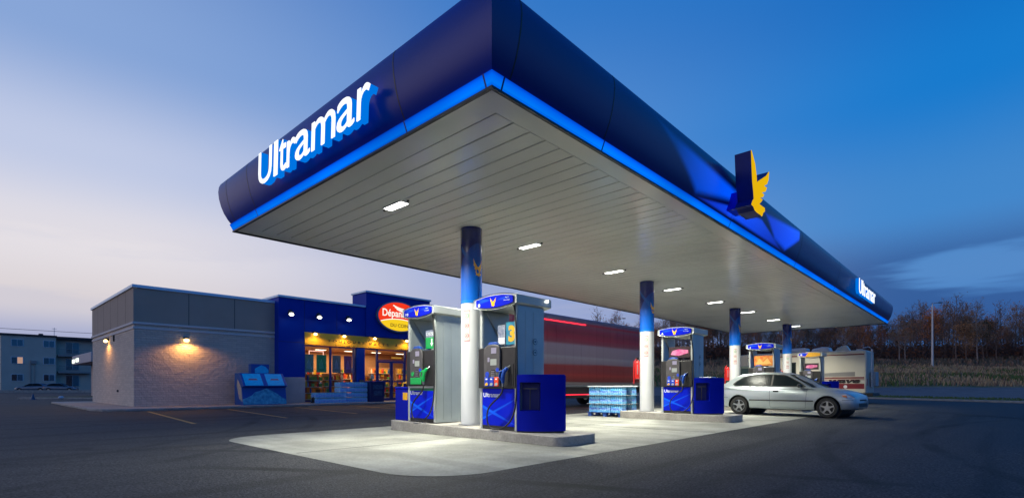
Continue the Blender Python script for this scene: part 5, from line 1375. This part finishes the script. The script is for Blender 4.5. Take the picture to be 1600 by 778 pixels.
# shrink-wrapped water by the shop front and on the pallet
M['bottle'] = mat('water_bottle', (.06, .48, .88), .25, spec=.6, coat=.2, col2=(.40, .75, .95), vscale=12)
M['bottle_label'] = mat('bottle_label', (.01, .14, .75), .35, col2=(.45, .72, .95), vscale=25)
M['wrap_film'] = mat('wrap_film_top', (.78, .85, .90), .25, coat=.5, var=.15, vscale=6)
def case_mesh(w, d, h, nx, ny, name='water_case'):
    e = empty(name, (0, 0, 0))
    mb = MB()
    rx, ry = w / nx / 2, d / ny / 2; r = min(rx, ry) * .97
    for i in range(nx):
        for j in range(ny):
            if 0 < i < nx - 1 and 0 < j < ny - 1: continue
            mb.lathe([(r * .9, 0), (r, .02), (r, h * .62), (r * .85, h * .74), (r * .35, h * .92), (r * .35, h)], -w / 2 + rx + 2 * rx * i, -d / 2 + ry + 2 * ry * j, n=10)
    mb.build('bottles', M['bottle'], e, smooth=50)
    mb = MB()
    for i in range(nx):
        for j in range(ny):
            if 0 < i < nx - 1 and 0 < j < ny - 1: continue
            mb.lathe([(r * 1.01, h * .25), (r * 1.015, h * .26), (r * 1.015, h * .55), (r * 1.01, h * .56)], -w / 2 + rx + 2 * rx * i, -d / 2 + ry + 2 * ry * j, n=10)
    mb.build('label_band', M['bottle_label'], e, smooth=50)
    mb = MB(); mb.box(-w / 2 + .02, w / 2 - .02, -d / 2 + .02, d / 2 - .02, h, h + .004); mb.build('film_top', M['wrap_film'], e)
    return e
cproto = case_mesh(.41, .30, .26, 6, 4); used_c = [False]
def put_case(x, y, z, rz, lab, grp):
    o = cproto if not used_c[0] else copy_tree(cproto)
    used_c[0] = True
    o.location = (x, y, z); o.rotation_euler = (0, 0, rz)
    return tag(o, lab, 'water case', grp)
# pallet by the second column
PX, PY = 14.62, 9.08; PR = radians(1)
e = empty('pallet', (PX, PY, .004), PR, label='blue pallet under the stack of bottled water', cat='pallet')
pb = mat('pallet_blue', (.01, .07, .34), .5, var=.15, vscale=6)
mb = MB()
for i in range(7): mb.box(-.5, .5, -.62 + i * .19, -.50 + i * .19, .115, .135)
mb.build('deck_board', pb, e)
for yy in (-.62, -.06, .5):
    mb = MB(); mb.box(-.5, .5, yy, yy + .12, .0, .02)
    for xx in (-.5, -.07, .36): mb.box(xx, xx + .14, yy, yy + .12, .02, .115)
    mb.build('runner', pb, e)
sep = mat('cardboard_sheet', (.55, .52, .52), .6, var=.1)
rows_n = ['bottom', 'middle', 'top']
for l in range(3):
    z = .14 + l * .275
    mb = MB(); mb.box(-.53, .53, -.66, .66, 0, .006); o = mb.build('layer_sheet', sep if l else pb); o.location = (PX, PY, z - .004); o.rotation_euler = (0, 0, PR)
    tag(o, ['pale sheet under the bottom layer of bottled water on the pallet', 'pale sheet between the bottom and middle layers of bottled water', 'pale sheet between the middle and top layers of bottled water'][l], 'sheet')
    for i in range(3):
        for j in range(3):
            if i == 1 and j > 0: continue
            lx = (-.33, .0, .33)[i] ; ly = (j - 1) * .425 * -1
            if i == 2 and l == 0 and j == 0: pass
            c_, s_ = cos(PR), sin(PR)
            jx, jy = rg.uniform(-.008, .008), rg.uniform(-.008, .008)
            where = {0: ('front row', ['right-hand', 'middle', 'left-hand']), 1: ('centre row', ['right-hand'] * 3), 2: ('back row', ['far', 'central', 'near'])}
            put_case(PX + (lx + jx) * c_ - (ly * -1 + jy) * s_ * 1, PY + (lx + jx) * s_ + (ly + jy) * c_, z + .004, PR + radians(90) + rg.uniform(-.015, .015),
                     f'shrink-wrapped water case in the {rows_n[l]} layer on the blue pallet', 'cases of bottled water on the pallet')
mb = MB(); mb.box(-.51, .51, -.645, .645, -.012, .03); o = mb.build('film_sheet', M['wrap_film'], bevel=.012); o.location = (PX, PY, .14 + 2 * .275 + .272); o.rotation_euler = (0, 0, PR)
tag(o, 'white plastic sheet covering the top of the water stack on the pallet', 'plastic sheet')
# two lower stacks in front of the shop window
def stack(x0, y0, nx, ny, nl, where):
    for l in range(nl):
        for i in range(nx):
            for j in range(ny):
                if ny > 1 and j > 0 and 0 < i < nx - 1 and l < nl - 1: continue
                put_case(x0 + i * .42, y0 + j * .31, .1 + l * .275, rg.uniform(-.02, .02), f'shrink-wrapped water case in the {where}, {["bottom", "second", "third", "fourth"][l]} layer', 'cases of bottled water at the shop front')
stack(12.55, 25.15, 4, 2, 2, 'low stack before the leftmost window')
stack(14.0, 25.45, 4, 2, 4, 'tall stack beside the blue pier')
# navy outdoor bin by the doors
e = empty('litter_bin', (15.95, 25.35, .1), label='dark navy litter bin with printed front left of the shop doors', cat='litter bin')
mb = MB(); mb.prism([(-.42, 0), (.42, 0), (.48, 1.1), (-.48, 1.1)], 'y', -.3, .3); mb.build('body', mat('bin_navy', (.006, .02, .10), .4), e, bevel=.02)
mb = MB(); mb.box(-.5, .5, -.32, .32, 1.08, 1.16); mb.build('rim', M['frame_blue'], e, bevel=.02)
mb = MB(); mb.box(-.26, .26, -.325, -.30, .35, .62); mb.box(-.3, .3, -.325, -.30, .7, .95); mb.build('front_print', mat('bin_print', (.05, .10, .20), .5, col2=(.01, .03, .1), vscale=14), e)
mb = MB(); mb.ball((0, 0, .18), .16, 10, 8); mb.cyl((0, 0, .02), (0, 0, .1), .18, n=12); o = mb.build('planter_pot', M['black_plastic']); o.location = (12.42, 25.35, .1); tag(o, 'small black round pot at the left end of the water stacks', 'pot')
# ================================================================== VEHICLES
def bake(o):
    dg = bpy.context.evaluated_depsgraph_get(); dg.update()
    me = bpy.data.meshes.new_from_object(o.evaluated_get(dg)); old = o.data
    o.modifiers.clear(); o.data = me
    bpy.data.meshes.remove(old)
M['car_glass'] = mat('car_glass', (.010, .016, .019), .15, 0, spec=.03)
M['tyre'] = mat('tyre', (.014, .014, .015), .75, var=.2, vscale=10)
M['rim_alloy'] = mat('rim_alloy', (.45, .46, .47), .3, .85)
M['trim_black'] = mat('trim_black', (.015, .015, .016), .5)
M['lamp_clear'] = mat('lamp_clear', (.55, .60, .66), .08, 0, spec=1.0, coat=.8)
M['lamp_amber'] = mat('lamp_amber', (.75, .22, .08), .15, coat=.8)
M['lamp_red'] = mat('lamp_red', (.40, .01, .01), .15, coat=.8)
def paint(name, c, metal=.55, rough=.3):
    return mat(name, c, rough, metal, spec=.5, coat=.8, var=.02, vscale=1)
LOW = [(-2.09, .40, .66, .60), (-2.05, .31, .84, .72), (-1.93, .25, .945, .785), (-1.70, .22, .955, .815), (-1.34, .21, .95, .835), (-.9, .20, .935, .845), (-.3, .19, .915, .85), (.3, .19, .90, .85), (.75, .19, .885, .845), (1.0, .20, .865, .84), (1.28, .21, .835, .83), (1.55, .22, .785, .81), (1.78, .23, .73, .77), (1.93, .24, .675, .715), (2.03, .26, .62, .64), (2.09, .32, .54, .53)]
def lerp_st(x):
    for a, b in zip(LOW, LOW[1:]):
        if a[0] <= x <= b[0]:
            t = (x - a[0]) / (b[0] - a[0]); return [a[i] + (b[i] - a[i]) * t for i in range(4)]
    return list(LOW[0] if x < LOW[0][0] else LOW[-1])
def section(st):
    x, zl, zt, w = st; h = zt - zl
    return [(0, zl), (.80 * w, zl), (.945 * w, zl + .035), (.985 * w, zl + .16 * h + .02), (1.0 * w, zl + .42 * h), (.995 * w, zl + .60 * h), (.975 * w, zl + .80 * h), (.93 * w, zl + .93 * h), (.86 * w, zt - .006), (.6 * w, zt + .016), (.3 * w, zt + .026), (0, zt + .03)]
def side_y(x, z):
    s = section(lerp_st(x))[2:8]
    for (y0, z0), (y1, z1) in zip(s, s[1:]):
        if z0 <= z <= z1: return y0 + (y1 - y0) * (z - z0) / max(1e-6, z1 - z0)
    return s[0][0] if z < s[0][1] else s[-1][0]
def loft_body():
    mb = MB(); vs = []; fs = []
    xs = []
    for a, b in zip(LOW, LOW[1:]):
        n = 2
        for k in range(n): xs.append(a[0] + (b[0] - a[0]) * k / n)
    xs.append(LOW[-1][0])
    m = None
    for x in xs:
        s = section(lerp_st(x))
        ring = [(x, -y, z) for y, z in s] + [(x, y, z) for y, z in s[::-1][1:-1]]
        m = len(ring); vs += ring
    for i in range(len(xs) - 1):
        for k in range(m): fs.append((i * m + k, i * m + (k + 1) % m, (i + 1) * m + (k + 1) % m, (i + 1) * m + k))
    fs += [tuple(range(m)), tuple(range((len(xs) - 1) * m, len(xs) * m))[::-1]]
    mb.add(vs, fs); return mb
GH = [(.92, .865), (.70, .985), (.45, 1.13), (.22, 1.255), (.08, 1.315), (-.05, 1.345), (-.35, 1.37), (-.7, 1.375), (-1.05, 1.355), (-1.34, 1.325), (-1.47, 1.285), (-1.62, 1.195), (-1.8, 1.085), (-1.99, .95)]
SL = .46
def gw(z): return .80 - max(0, z - .88) * SL
def wheel(mbs_parent, x, y, side, r=.295, w=.185):
    e = None
    mb = MB()
    prof = [(r * .66, -w / 2), (r * .93, -w / 2), (r * .985, -w / 2 + .02), (r, -w / 2 + .045), (r, w / 2 - .045), (r * .985, w / 2 - .02), (r * .93, w / 2), (r * .66, w / 2)]
    vs = []; n = 36
    for q, h in prof: vs += [(x + q * cos(2 * pi * k / n), y + h, r + q * sin(2 * pi * k / n)) for k in range(n)]
    m = len(prof); fs = []
    for i in range(m):
        for k in range(n): fs.append((i * n + k, i * n + (k + 1) % n, ((i + 1) % m) * n + (k + 1) % n, ((i + 1) % m) * n + k))
    mb.add(vs, fs); wh = mb.build('wheel', M['tyre'], mbs_parent, smooth=40)
    mb = MB(); yo = y + side * (w / 2 - .012)
    # rim barrel, lip and five broad spokes
    def ring(r0, r1, ya, yb, n=36):
        vs = []
        for q, yy in ((r0, ya), (r1, ya), (r1, yb), (r0, yb)): vs += [(x + q * cos(2 * pi * k / n), yy, r + q * sin(2 * pi * k / n)) for k in range(n)]
        fs = []
        for i in range(4):
            for k in range(n): fs.append((i * n + k, i * n + (k + 1) % n, ((i + 1) % 4) * n + (k + 1) % n, ((i + 1) % 4) * n + k))
        mb.add(vs, fs)
    ring(r * .61, r * .68, yo, yo - side * .10)
    for k in range(5):
        a = pi / 2 + 2 * pi * k / 5
        P = []
        for q, wd in ((.10, .30), (.35, .13), (.64, .17)):
            for s in (-1, 1): P.append((x + r * q * cos(a) - s * r * wd * .5 * sin(a), r + r * q * sin(a) + s * r * wd * .5 * cos(a)))
        poly = [P[0], P[2], P[4], P[5], P[3], P[1]]
        mb.prism(poly, 'y', yo - side * .035, yo - side * .008)
    mb.cyl((x, yo - side * .03, r), (x, yo - side * .0, r), r * .17, n=16)
    mb.build('rim', M['rim_alloy'], wh, smooth=30)
    mb = MB(); mb.cyl((x, yo - side * .09, r), (x, yo - side * .07, r), r * .6, n=20); mb.build('brake', M['dark_metal'], wh)
def hatchback(label, pm, loc, rz, sc=1.0, cat='car', name='hatchback_car', group=None):
    e = empty(name, loc, rz, label=label, cat=cat, group=group); e.scale = (sc, sc, sc)
    body = loft_body().build('body', [pm, M['trim_black']], e, smooth=45)
    cut = MB()
    for x in (-1.34, 1.28): cut.cyl((x, -1.2, .30), (x, 1.2, .30), .352, n=40, mi=0)
    c = cut.build('cutter', [M['trim_black']], e, smooth=0)
    md = body.modifiers.new('b', 'BOOLEAN'); md.object = c; md.operation = 'DIFFERENCE'; md.solver = 'EXACT'
    bake(body); bpy.data.objects.remove(c)
    body.data.set_sharp_from_angle(angle=radians(40))
    mb = MB()
    for x in (-1.34, 1.28):
        mb.cyl((x, -.62, .30), (x, .62, .30), .345, n=32)
    mb.box(-1.9, 1.9, -.6, .6, .23, .5); mb.build('underbody', M['trim_black'], e)
    # arch lips
    mb = MB()
    for x in (-1.34, 1.28):
        for s in (-1, 1):
            pts = []
            for k in range(17):
                a = radians(-8 + 196 * k / 16); px, pz = x + .356 * cos(a), .30 + .356 * sin(a)
                if pz < .24: continue
                pts.append((px, s * (side_y(px, pz) + .002), pz))
            mb = MB(); mb.tube(pts, .011, 6); mb.build('wheel_arch_lip', pm, e, smooth=60)
    # greenhouse
    mb = MB(); vs = []; fs = []
    for x, z in GH:
        w = gw(z); wb = .80
        zb = min(.86, z - .01)
        ring = [(x, -wb, zb), (x, -(w + .0), z - .055 if z > .96 else zb + .004), (x, -w * .94, z - .02), (x, -w * .78, z - .0), (x, -w * .4, z + .012), (x, 0, z + .016)]
        ring += [(a, -b, c_) for a, b, c_ in ring[::-1][1:]]
        m = len(ring); vs += ring
    for i in range(len(GH) - 1):
        for k in range(m - 1): fs.append((i * m + k, i * m + k + 1, (i + 1) * m + k + 1, (i + 1) * m + k))
    mb.add(vs, fs); mb.build('roof', pm, e, smooth=50)
    def sidewin(poly, name, s, mt, lift=.004, parent=e, th=.004):
        mb = MB(); P = [Vector((x, s * (.80 - (z - .88) * SL * 1.0 + lift + .008), z)) for x, z in poly]
        n = len(P); q = [p - Vector((0, s * th, 0)) for p in P]
        mb.add(P + q, [tuple(range(n)), tuple(range(n, 2 * n))[::-1]] + [(i, (i + 1) % n, n + (i + 1) % n, n + i) for i in range(n)])
        return mb.build(name, mt, parent, smooth=0)
    fw = [(.66, .935), (.50, 1.045), (.28, 1.165), (.12, 1.245), (.02, 1.275), (-.28, 1.295), (-.28, .94)]
    rw = [(-.34, .942), (-.34, 1.297), (-.75, 1.295), (-1.02, 1.275), (-1.22, 1.22), (-1.42, 1.10), (-1.52, 1.0), (-1.46, .96)]
    for s in (-1, 1):
        g = [(x + (.018 if x > .2 else 0), z) for x, z in fw]
        fr = [(.72, .915), (.52, 1.06), (.29, 1.185), (.12, 1.265), (.01, 1.295), (-.30, 1.315), (-.75, 1.313), (-1.04, 1.292), (-1.25, 1.235), (-1.45, 1.115), (-1.57, 1.0), (-1.49, .935)]
        sidewin(fr, 'window_surround', s, M['trim_black'], 0.0)
        sidewin(fw, 'door_window', s, M['car_glass'], .005)
        sidewin(rw, 'quarter_window', s, M['car_glass'], .005)
    # windscreen and hatch glass
    def panel(name, pts, nrm, mt):
        mb = MB(); nv = Vector(nrm).normalized()
        P = [Vector(p) + nv * .012 for p in pts]; Q = [p - nv * .008 for p in P]; n = len(P)
        mb.add(P + Q, [tuple(range(n)), tuple(range(n, 2 * n))[::-1]] + [(i, (i + 1) % n, n + (i + 1) % n, n + i) for i in range(n)]); return mb.build(name, mt, e, smooth=0)
    panel('windscreen', [(.86, -.70, .895), (.86, .70, .895), (.16, .52, 1.285), (.16, -.52, 1.285)], (.5, 0, .87), M['car_glass'])
    panel('rear_window', [(-1.93, -.62, .99), (-1.93, .62, .99), (-1.45, .50, 1.262), (-1.45, -.50, 1.262)], (-.5, 0, .87), M['car_glass'])
    # trim along the sides
    for s in (-1, 1):
        mb = MB(); xs = [-.98 + (.92 + .98) * k / 12 for k in range(13)]
        P = []
        for x in xs:
            yy = s * (side_y(x, .49) + .002); P.append((x, yy, .49))
        mb.tube(P, .019, 6); mb.build('side_moulding', M['trim_black'], e)
        mb = MB()
        for x0, zz in ((-.33, (.28, .90)), (.70, (.28, .90))):
            mb.tube([(x0 + (.04 if x0 > 0 else -.02) * ((z - .3) / .6), s * (side_y(x0, z) - .0005), z) for z in [zz[0] + (zz[1] - zz[0]) * k / 10 for k in range(11)]], .0045, 5)
        mb.tube([(x, s * (side_y(x, .27) - .0005), .27) for x in [-.33 + 1.03 * k / 8 for k in range(9)]], .0045, 5)
        mb.build('door_gap', M['trim_black'], e)
        mb = MB(); yy = s * side_y(-.16, .77); mb.box(-.24, -.08, yy - .008, yy + .014 * s, .755, .80); mb.build('door_handle', M['trim_black'], e, bevel=.008)
        mb = MB(); mb.ball((.56, s * .92, .945), .085, 12, 8, sc=(.62, 1.15, .72)); mb.box(.52, .60, min(s * .80, s * .9), max(s * .80, s * .9), .91, .94); mb.build('wing_mirror', M['trim_black'], e)
        # lamps
        mb = MB()
        hl = [(1.63, .69), (1.80, .705), (1.97, .645), (2.05, .585), (2.01, .555), (1.80, .60)]
        P = []
        for x, z in hl: P.append((x, s * (lerp_st(x)[3] * 1.0 + .004) if z < .66 else s * (lerp_st(x)[3] * .985 + .002), z))
        Q = [(x - .02, y * .93, z) for x, y, z in P]; n = len(P)
        mb.add(P + Q, [tuple(range(n)), tuple(range(n, 2 * n))[::-1]] + [(i, (i + 1) % n, n + (i + 1) % n, n + i) for i in range(n)]); h_ = mb.build('headlight', M['lamp_clear'], e, smooth=0)
        mb = MB(); x, z = 1.72, .64; am = [(1.66, .675), (1.80, .67), (1.84, .60), (1.70, .625)]
        P = [(x, s * (lerp_st(x)[3] * 1.0 + .009), z) for x, z in am]; Q = [(x, y - s * .01, z) for x, y, z in P]
        mb.add(P + Q, [(0, 1, 2, 3), (7, 6, 5, 4), (0, 4, 5, 1), (1, 5, 6, 2), (2, 6, 7, 3), (3, 7, 4, 0)]); mb.build('indicator', M['lamp_amber'], h_, smooth=0)
        mb = MB(); tl = [(-1.96, .90), (-2.04, .80), (-2.04, .66), (-1.90, .66)]
        P = [(x, s * (lerp_st(x)[3] * .985 + .006), z) for x, z in tl]; Q = [(x, y - s * .03, z) for x, y, z in P]
        mb.add(P + Q, [(0, 1, 2, 3), (7, 6, 5, 4), (0, 4, 5, 1), (1, 5, 6, 2), (2, 6, 7, 3), (3, 7, 4, 0)]); mb.build('taillight', M['lamp_red'], e, smooth=0)
    # bumper seam, grille
    mb = MB()
    for s in (-1, 1):
        mb.tube([(x, s * (side_y(x, .53)), .53) for x in [1.66 + .40 * k / 6 for k in range(7)]], .005, 5)
        mb.tube([(x, s * (side_y(x, .56)), .56) for x in [-2.07 + .36 * k / 6 for k in range(7)]], .005, 5)
    mb.build('bumper_seam', M['trim_black'], e)
    mb = MB(); mb.box(2.075, 2.10, -.38, .38, .33, .43); mb.build('air_intake', M['trim_black'], e)
    mb = MB(); mb.box(2.08, 2.10, -.30, .30, .50, .545); mb.build('grille', M['trim_black'], e)
    mb = MB(); mb.tube([(-1.9, -.45, .22), (-2.08, -.45, .23)], .025, 8); mb.build('exhaust', M['steel'], e)
    def shorten(o):                       # short nose ahead of the front wheels
        if o.type == 'MESH':
            for v in o.data.vertices:
                if v.co.x > 1.65: v.co.x = 1.65 + (v.co.x - 1.65) * .74
        for ch in o.children: shorten(ch)
    shorten(e)
    for x in (-1.34, 1.28):
        for s in (-1, 1): wheel(e, x, s * .735, s)
    return e
silver = paint('silver_car_paint', (.37, .42, .445), .5, .30)
# front wheel near (18.15, 3.67), rear wheel near (18.5, 6.42)
yaw = math.atan2(3.67 - 6.42, 18.17 - 18.46)
ax = Vector((cos(yaw), sin(yaw)))
near_f = Vector((18.17, 3.67)); inner = Vector((ax.y, -ax.x)) * -1.0
if inner.x < 0: inner = -inner
cc = near_f - ax * (1.28 * 1.045) + inner * (.80 * 1.045)
car1 = hatchback('silver two-door hatchback parked beside the pump under the canopy', silver, (cc.x, cc.y, .004), yaw, 1.045, cat='car')
dark = paint('dark_green_car_paint', (.018, .03, .028), .3, .3)
van = hatchback('dark van mostly hidden, its windscreen showing left of the third column', dark, (25.6, 8.9, .004), radians(90), 1.12, cat='van', name='parked_van')
van.scale = (1.1, 1.1, 1.38)
c2 = copy_tree(car1); c2.location = (7.8, 108.0, 0); c2.rotation_euler = (0, 0, radians(150)); c2.scale = (1, 1, 1)
tag(c2, 'leftmost parked car in front of the apartment building', 'car', 'cars parked before the flats')
c3 = copy_tree(car1); c3.location = (10.9, 105.2, 0); c3.rotation_euler = (0, 0, radians(-28)); c3.scale = (1, 1, 1)
tag(c3, 'parked car in front of the apartment building balconies', 'car', 'cars parked before the flats')

far_paint = paint('dusk_blue_car_paint', (.05, .10, .16), .3, .35)
for c_ in (c2, c3):
    for ch in c_.children:
        if ch.name.split('.')[0] in ('body', 'roof', 'wheel_arch_lip'):
            ch.material_slots[0].link = 'OBJECT'; ch.material_slots[0].material = far_paint
# ---- motorhome at the far side
def motorhome():
    e = empty('motorhome', (34.5, 8.6, .004), label='cream motorhome with maroon stripes parked beyond the canopy', cat='motorhome')
    cream = mat('cream_coachwork', (.56, .52, .43), .4, coat=.3, var=.05, vscale=.8)
    maroon = mat('maroon_stripe', (.16, .012, .02), .4); X0 = -1.2
    mb = MB(); mb.box(-1.2, 1.2, -3.72, 2.5, .55, 2.92); b = mb.build('body', cream, e, bevel=.08, seg=3)
    mb = MB(); mb.prism([(2.45, .6), (3.9, .6), (3.95, 1.15), (3.35, 1.35), (2.9, 1.9), (2.45, 1.9)], 'x', -1.05, 1.05); cb = mb.build('cab', cream, e, bevel=.05)
    mb = MB(); mb.prism([(2.45, 1.92), (3.3, 1.92), (3.45, 2.2), (3.2, 2.86), (2.45, 2.9)], 'x', -1.15, 1.15); mb.build('cab_overhang', cream, e, bevel=.06)
    mb = MB(); mb.prism([(2.6, 1.3), (3.1, 1.3), (2.85, 1.8), (2.6, 1.8)], 'x', -1.06, 1.06); mb.build('cab_window', M['car_glass'], cb)
    for z0, z1 in ((2.66, 2.72), (1.38, 1.46), (1.30, 1.34), (.82, 1.10)):
        mb = MB(); mb.box(X0 - .006, X0 + .01, -3.62, 2.4, z0, z1); mb.build('stripe', maroon, b, smooth=0)
    arc = [(-3.2 + 3.2 * k / 20, 1.52 + .22 * sin(pi * (.5 + .5 * k / 20)) ** 1.0) for k in range(21)]
    mb = MB(); mb.prism([(y, 1.5) for y in (0.0, -3.2)] + [(y, z) for y, z in arc], 'x', X0 - .005, X0 + .01); mb.build('swoosh', mat('grey_swoosh', (.22, .21, .20), .5), b, smooth=0)
    mb = MB(); lettering(mb, 'wave', (X0 - .012, -1.95, 1.12), (0, -1, 0), (0, 0, 1), 1.5, .19, depth=.006, bold=.05, shear=.25); mb.build('side_lettering', M['black_plastic'], b, smooth=0)
    mb = MB(); mb.cyl((X0 - .01, -2.75, .93), (X0, -2.75, .93), .09, n=14); mb.build('filler_cap', M['white_paint'], b)
    for y0, y1, z0, z1 in ((-.3, .35, 1.55, 2.35), (1.2, 2.2, 1.6, 2.4)):
        mb = MB(); mb.box(X0 - .02, X0 + .01, y0, y1, z0, z1); w = mb.build('window', M['trim_black'], b, bevel=.02)
        mb = MB(); mb.box(X0 - .024, X0 - .018, y0 + .05, y1 - .05, z0 + .05, z1 - .05); mb.build('pane', M['car_glass'], w)
    mb = MB(); mb.box(X0 - .012, X0 + .01, .5, 1.05, .7, 2.45); mb.build('door', mat('cream_door', (.5, .46, .38), .4), b, bevel=.01)
    mb = MB(); mb.box(-.6, .3, -.7, .6, 2.93, 3.2); mb.build('roof_unit', M['white_paint'], e, bevel=.1, seg=3)
    mb = MB(); mb.prism([(-1.9, 2.93), (-.9, 2.93), (-1.0, 3.12), (-1.5, 3.22), (-1.8, 3.2)], 'x', -.6, .3); mb.build('roof_unit', M['white_paint'], e, bevel=.06, seg=3)
    mb = MB(); mb.prism([(-2.85, 2.93), (-2.1, 2.93), (-2.25, 3.14), (-2.65, 3.26)], 'x', -.5, 0); mb.build('roof_vent', cream, e, bevel=.03)
    mb = MB(); mb.box(-.3, .1, -3.4, -3.1, 2.93, 3.03); mb.build('roof_vent', cream, e, bevel=.03)
    mb = MB()
    for x in (-.95, -.55):
        mb.tube([(x, -3.9, .9), (x, -3.9, 2.95), (x, -3.75, 3.1), (x, -3.5, 3.05)], .02, 8)
    for k in range(7): mb.tube([(-.95, -3.9, 1.05 + .28 * k), (-.55, -3.9, 1.05 + .28 * k)], .016, 6)
    mb.build('ladder', M['steel'], e)
    mb = MB(); mb.box(-.2, .8, -4.0, -3.74, .95, 1.75); mb.build('rear_box', mat('rear_box_grey', (.3, .33, .36), .5), e, bevel=.03)
    mb = MB(); mb.box(-1.15, 1.15, -4.0, -3.7, .42, .58); mb.box(-1.1, 1.1, -3.6, 3.6, .35, .56); mb.build('chassis', M['trim_black'], e)
    for s in (-1, 1):
        mb = MB(); mb.box(s * 1.0 - .07, s * 1.0 + .07, -3.735, -3.72, 1.0, 1.35); mb.build('taillight', M['lamp_red'], b)
    for y in (-1.7, 2.9):
        for s in (-1, 1):
            mb = MB(); mb.cyl((s * .85, y, .37), (s * 1.1, y, .37), .37, n=28); w = mb.build('wheel', M['tyre'], e, bevel=.03)
            mb = MB(); mb.cyl((s * 1.09, y, .37), (s * 1.115, y, .37), .2, n=20); mb.build('rim', M['rim_alloy'], w)
motorhome()

# ---- red truck passing behind the canopy
def truck():
    e = empty('box_truck', (0, 0, .004), label='red and pale grey box truck passing behind the canopy', cat='truck')
    m = bpy.data.materials.new('truck_livery'); m.use_nodes = True
    ns, L = m.node_tree.nodes, m.node_tree.links.new
    b = ns['Principled BSDF']; b.inputs['Roughness'].default_value = .55
    tc = N('ShaderNodeTexCoord', ns); sp = N('ShaderNodeSeparateXYZ', ns); L(tc.outputs['Object'], sp.inputs[0])
    mp = N('ShaderNodeMapping', ns); mp.inputs['Scale'].default_value = (.05, .05, 1.6); L(tc.outputs['Object'], mp.inputs[0])
    nz = N('ShaderNodeTexNoise', ns); nz.inputs['Scale'].default_value = 2.2; nz.inputs['Detail'].default_value = 6; L(mp.outputs[0], nz.inputs[0])
    ma = N('ShaderNodeMath', ns, operation='MULTIPLY_ADD'); L(nz.outputs[0], ma.inputs[0]); ma.inputs[1].default_value = .22; L(sp.outputs[2], ma.inputs[2])
    mr = N('ShaderNodeMapRange', ns); mr.inputs[1].default_value = 1.05; mr.inputs[2].default_value = 4.2; L(ma.outputs[0], mr.inputs[0])
    r = N('ShaderNodeValToRGB', ns); els = r.color_ramp.elements
    stops = [(0, (.30, .26, .25)), (.05, (.28, .24, .23)), (.07, (.26, .035, .03)), (.16, (.52, .05, .04)), (.19, (.42, .04, .04)), (.26, (.36, .045, .05)), (.31, (.40, .05, .055)), (.335, (.40, .28, .32)), (.43, (.48, .42, .47)), (.455, (.40, .31, .37)), (.60, (.44, .34, .40)), (.64, (.34, .08, .11)), (.70, (.42, .04, .07)), (.78, (.30, .04, .06)), (.84, (.36, .05, .09)), (.885, (.30, .10, .13)), (.92, (.50, .03, .05)), (.94, (.26, .16, .20)), (1, (.28, .27, .34))]
    els[0].position = 0; els[0].color = stops[0][1] + (1,); els[1].position = 1; els[1].color = stops[-1][1] + (1,)
    for p, c in stops[1:-1]: q = els.new(p); q.color = c + (1,)
    L(mr.outputs[0], r.inputs[0]); L(r.outputs[0], b.inputs['Base Color'])
    X0, X1, Y0, Y1 = 14.9, 26.2, 13.8, 16.3
    mb = MB(); mb.box(X0, X1, Y0, Y1, 1.0, 4.05); bx = mb.build('box_body', m, e, bevel=.04)
    mb = MB(); mb.box(X0 + .03, X1 - .03, Y0 - .012, Y0 + .0, .93, 1.02); mb.box(X0, X1, Y0 - .012, Y0, 4.0, 4.07); mb.build('rail', M['steel'], bx)
    mb = MB()
    for k in range(19): mb.box(X0 + .3 + k * .62, X0 + .325 + k * .62, Y0 - .006, Y0 + .0, 1.06, 3.96)
    mb.build('panel_rib', m, bx, smooth=0)
    mb = MB(); mb.box(X0 + .2, X1 - .1, Y0 + .5, Y1 - .5, .6, .95); mb.build('chassis', M['trim_black'], e)
    mb = MB(); mb.box(16.5, 22.0, Y0 + .05, Y0 + .09, .42, .9); mb.build('side_skirt', M['dark_metal'], e)
    mk = glow('red_streak_glow', (1, .03, .06), 2.2)  # red light trails of the moving truck, drawn as rows of glowing strips
    for k in range(8):
        mb = MB(); mb.box(16.4 + k * .6, 16.92 + k * .6, Y0 - .02, Y0 + .05, .565, .60); mb.build('red_light_streak', mk, e)
    for k in range(7):
        mb = MB(); mb.box(15.6 + k * .62, 16.18 + k * .62, Y0 - .015, Y0, 3.78, 3.83); mb.build('red_light_streak', mk, e)
    for x in (23.0, 24.2):
        for y in (Y0 + .18, Y1 - .18):
            mb = MB(); mb.cyl((x, y - .14, .5), (x, y + .14, .5), .5, n=28); w = mb.build('wheel', M['tyre'], e, bevel=.03)
            mb = MB(); mb.cyl((x, y - .15, .5), (x, y - .135, .5), .27, n=20); mb.build('rim', M['steel'], w)
    # cab, hidden behind the pumps
    mb = MB(); mb.prism([(12.7, .5), (14.7, .5), (14.7, 3.0), (13.3, 3.0), (12.8, 2.0)], 'y', Y0 + .1, Y1 - .1); cb = mb.build('cab', paint('truck_red', (.35, .02, .02), .1), e, bevel=.08)
    mb = MB(); mb.prism([(13.05, 2.0), (13.9, 2.0), (13.9, 2.7), (13.35, 2.7)], 'y', Y0 + .085, Y0 + .1); mb.build('cab_window', M['car_glass'], cb)
    for y in (Y0 + .2, Y1 - .2):
        mb = MB(); mb.cyl((13.7, y - .14, .5), (13.7, y + .14, .5), .5, n=24); mb.build('wheel', M['tyre'], e, bevel=.03)
truck()
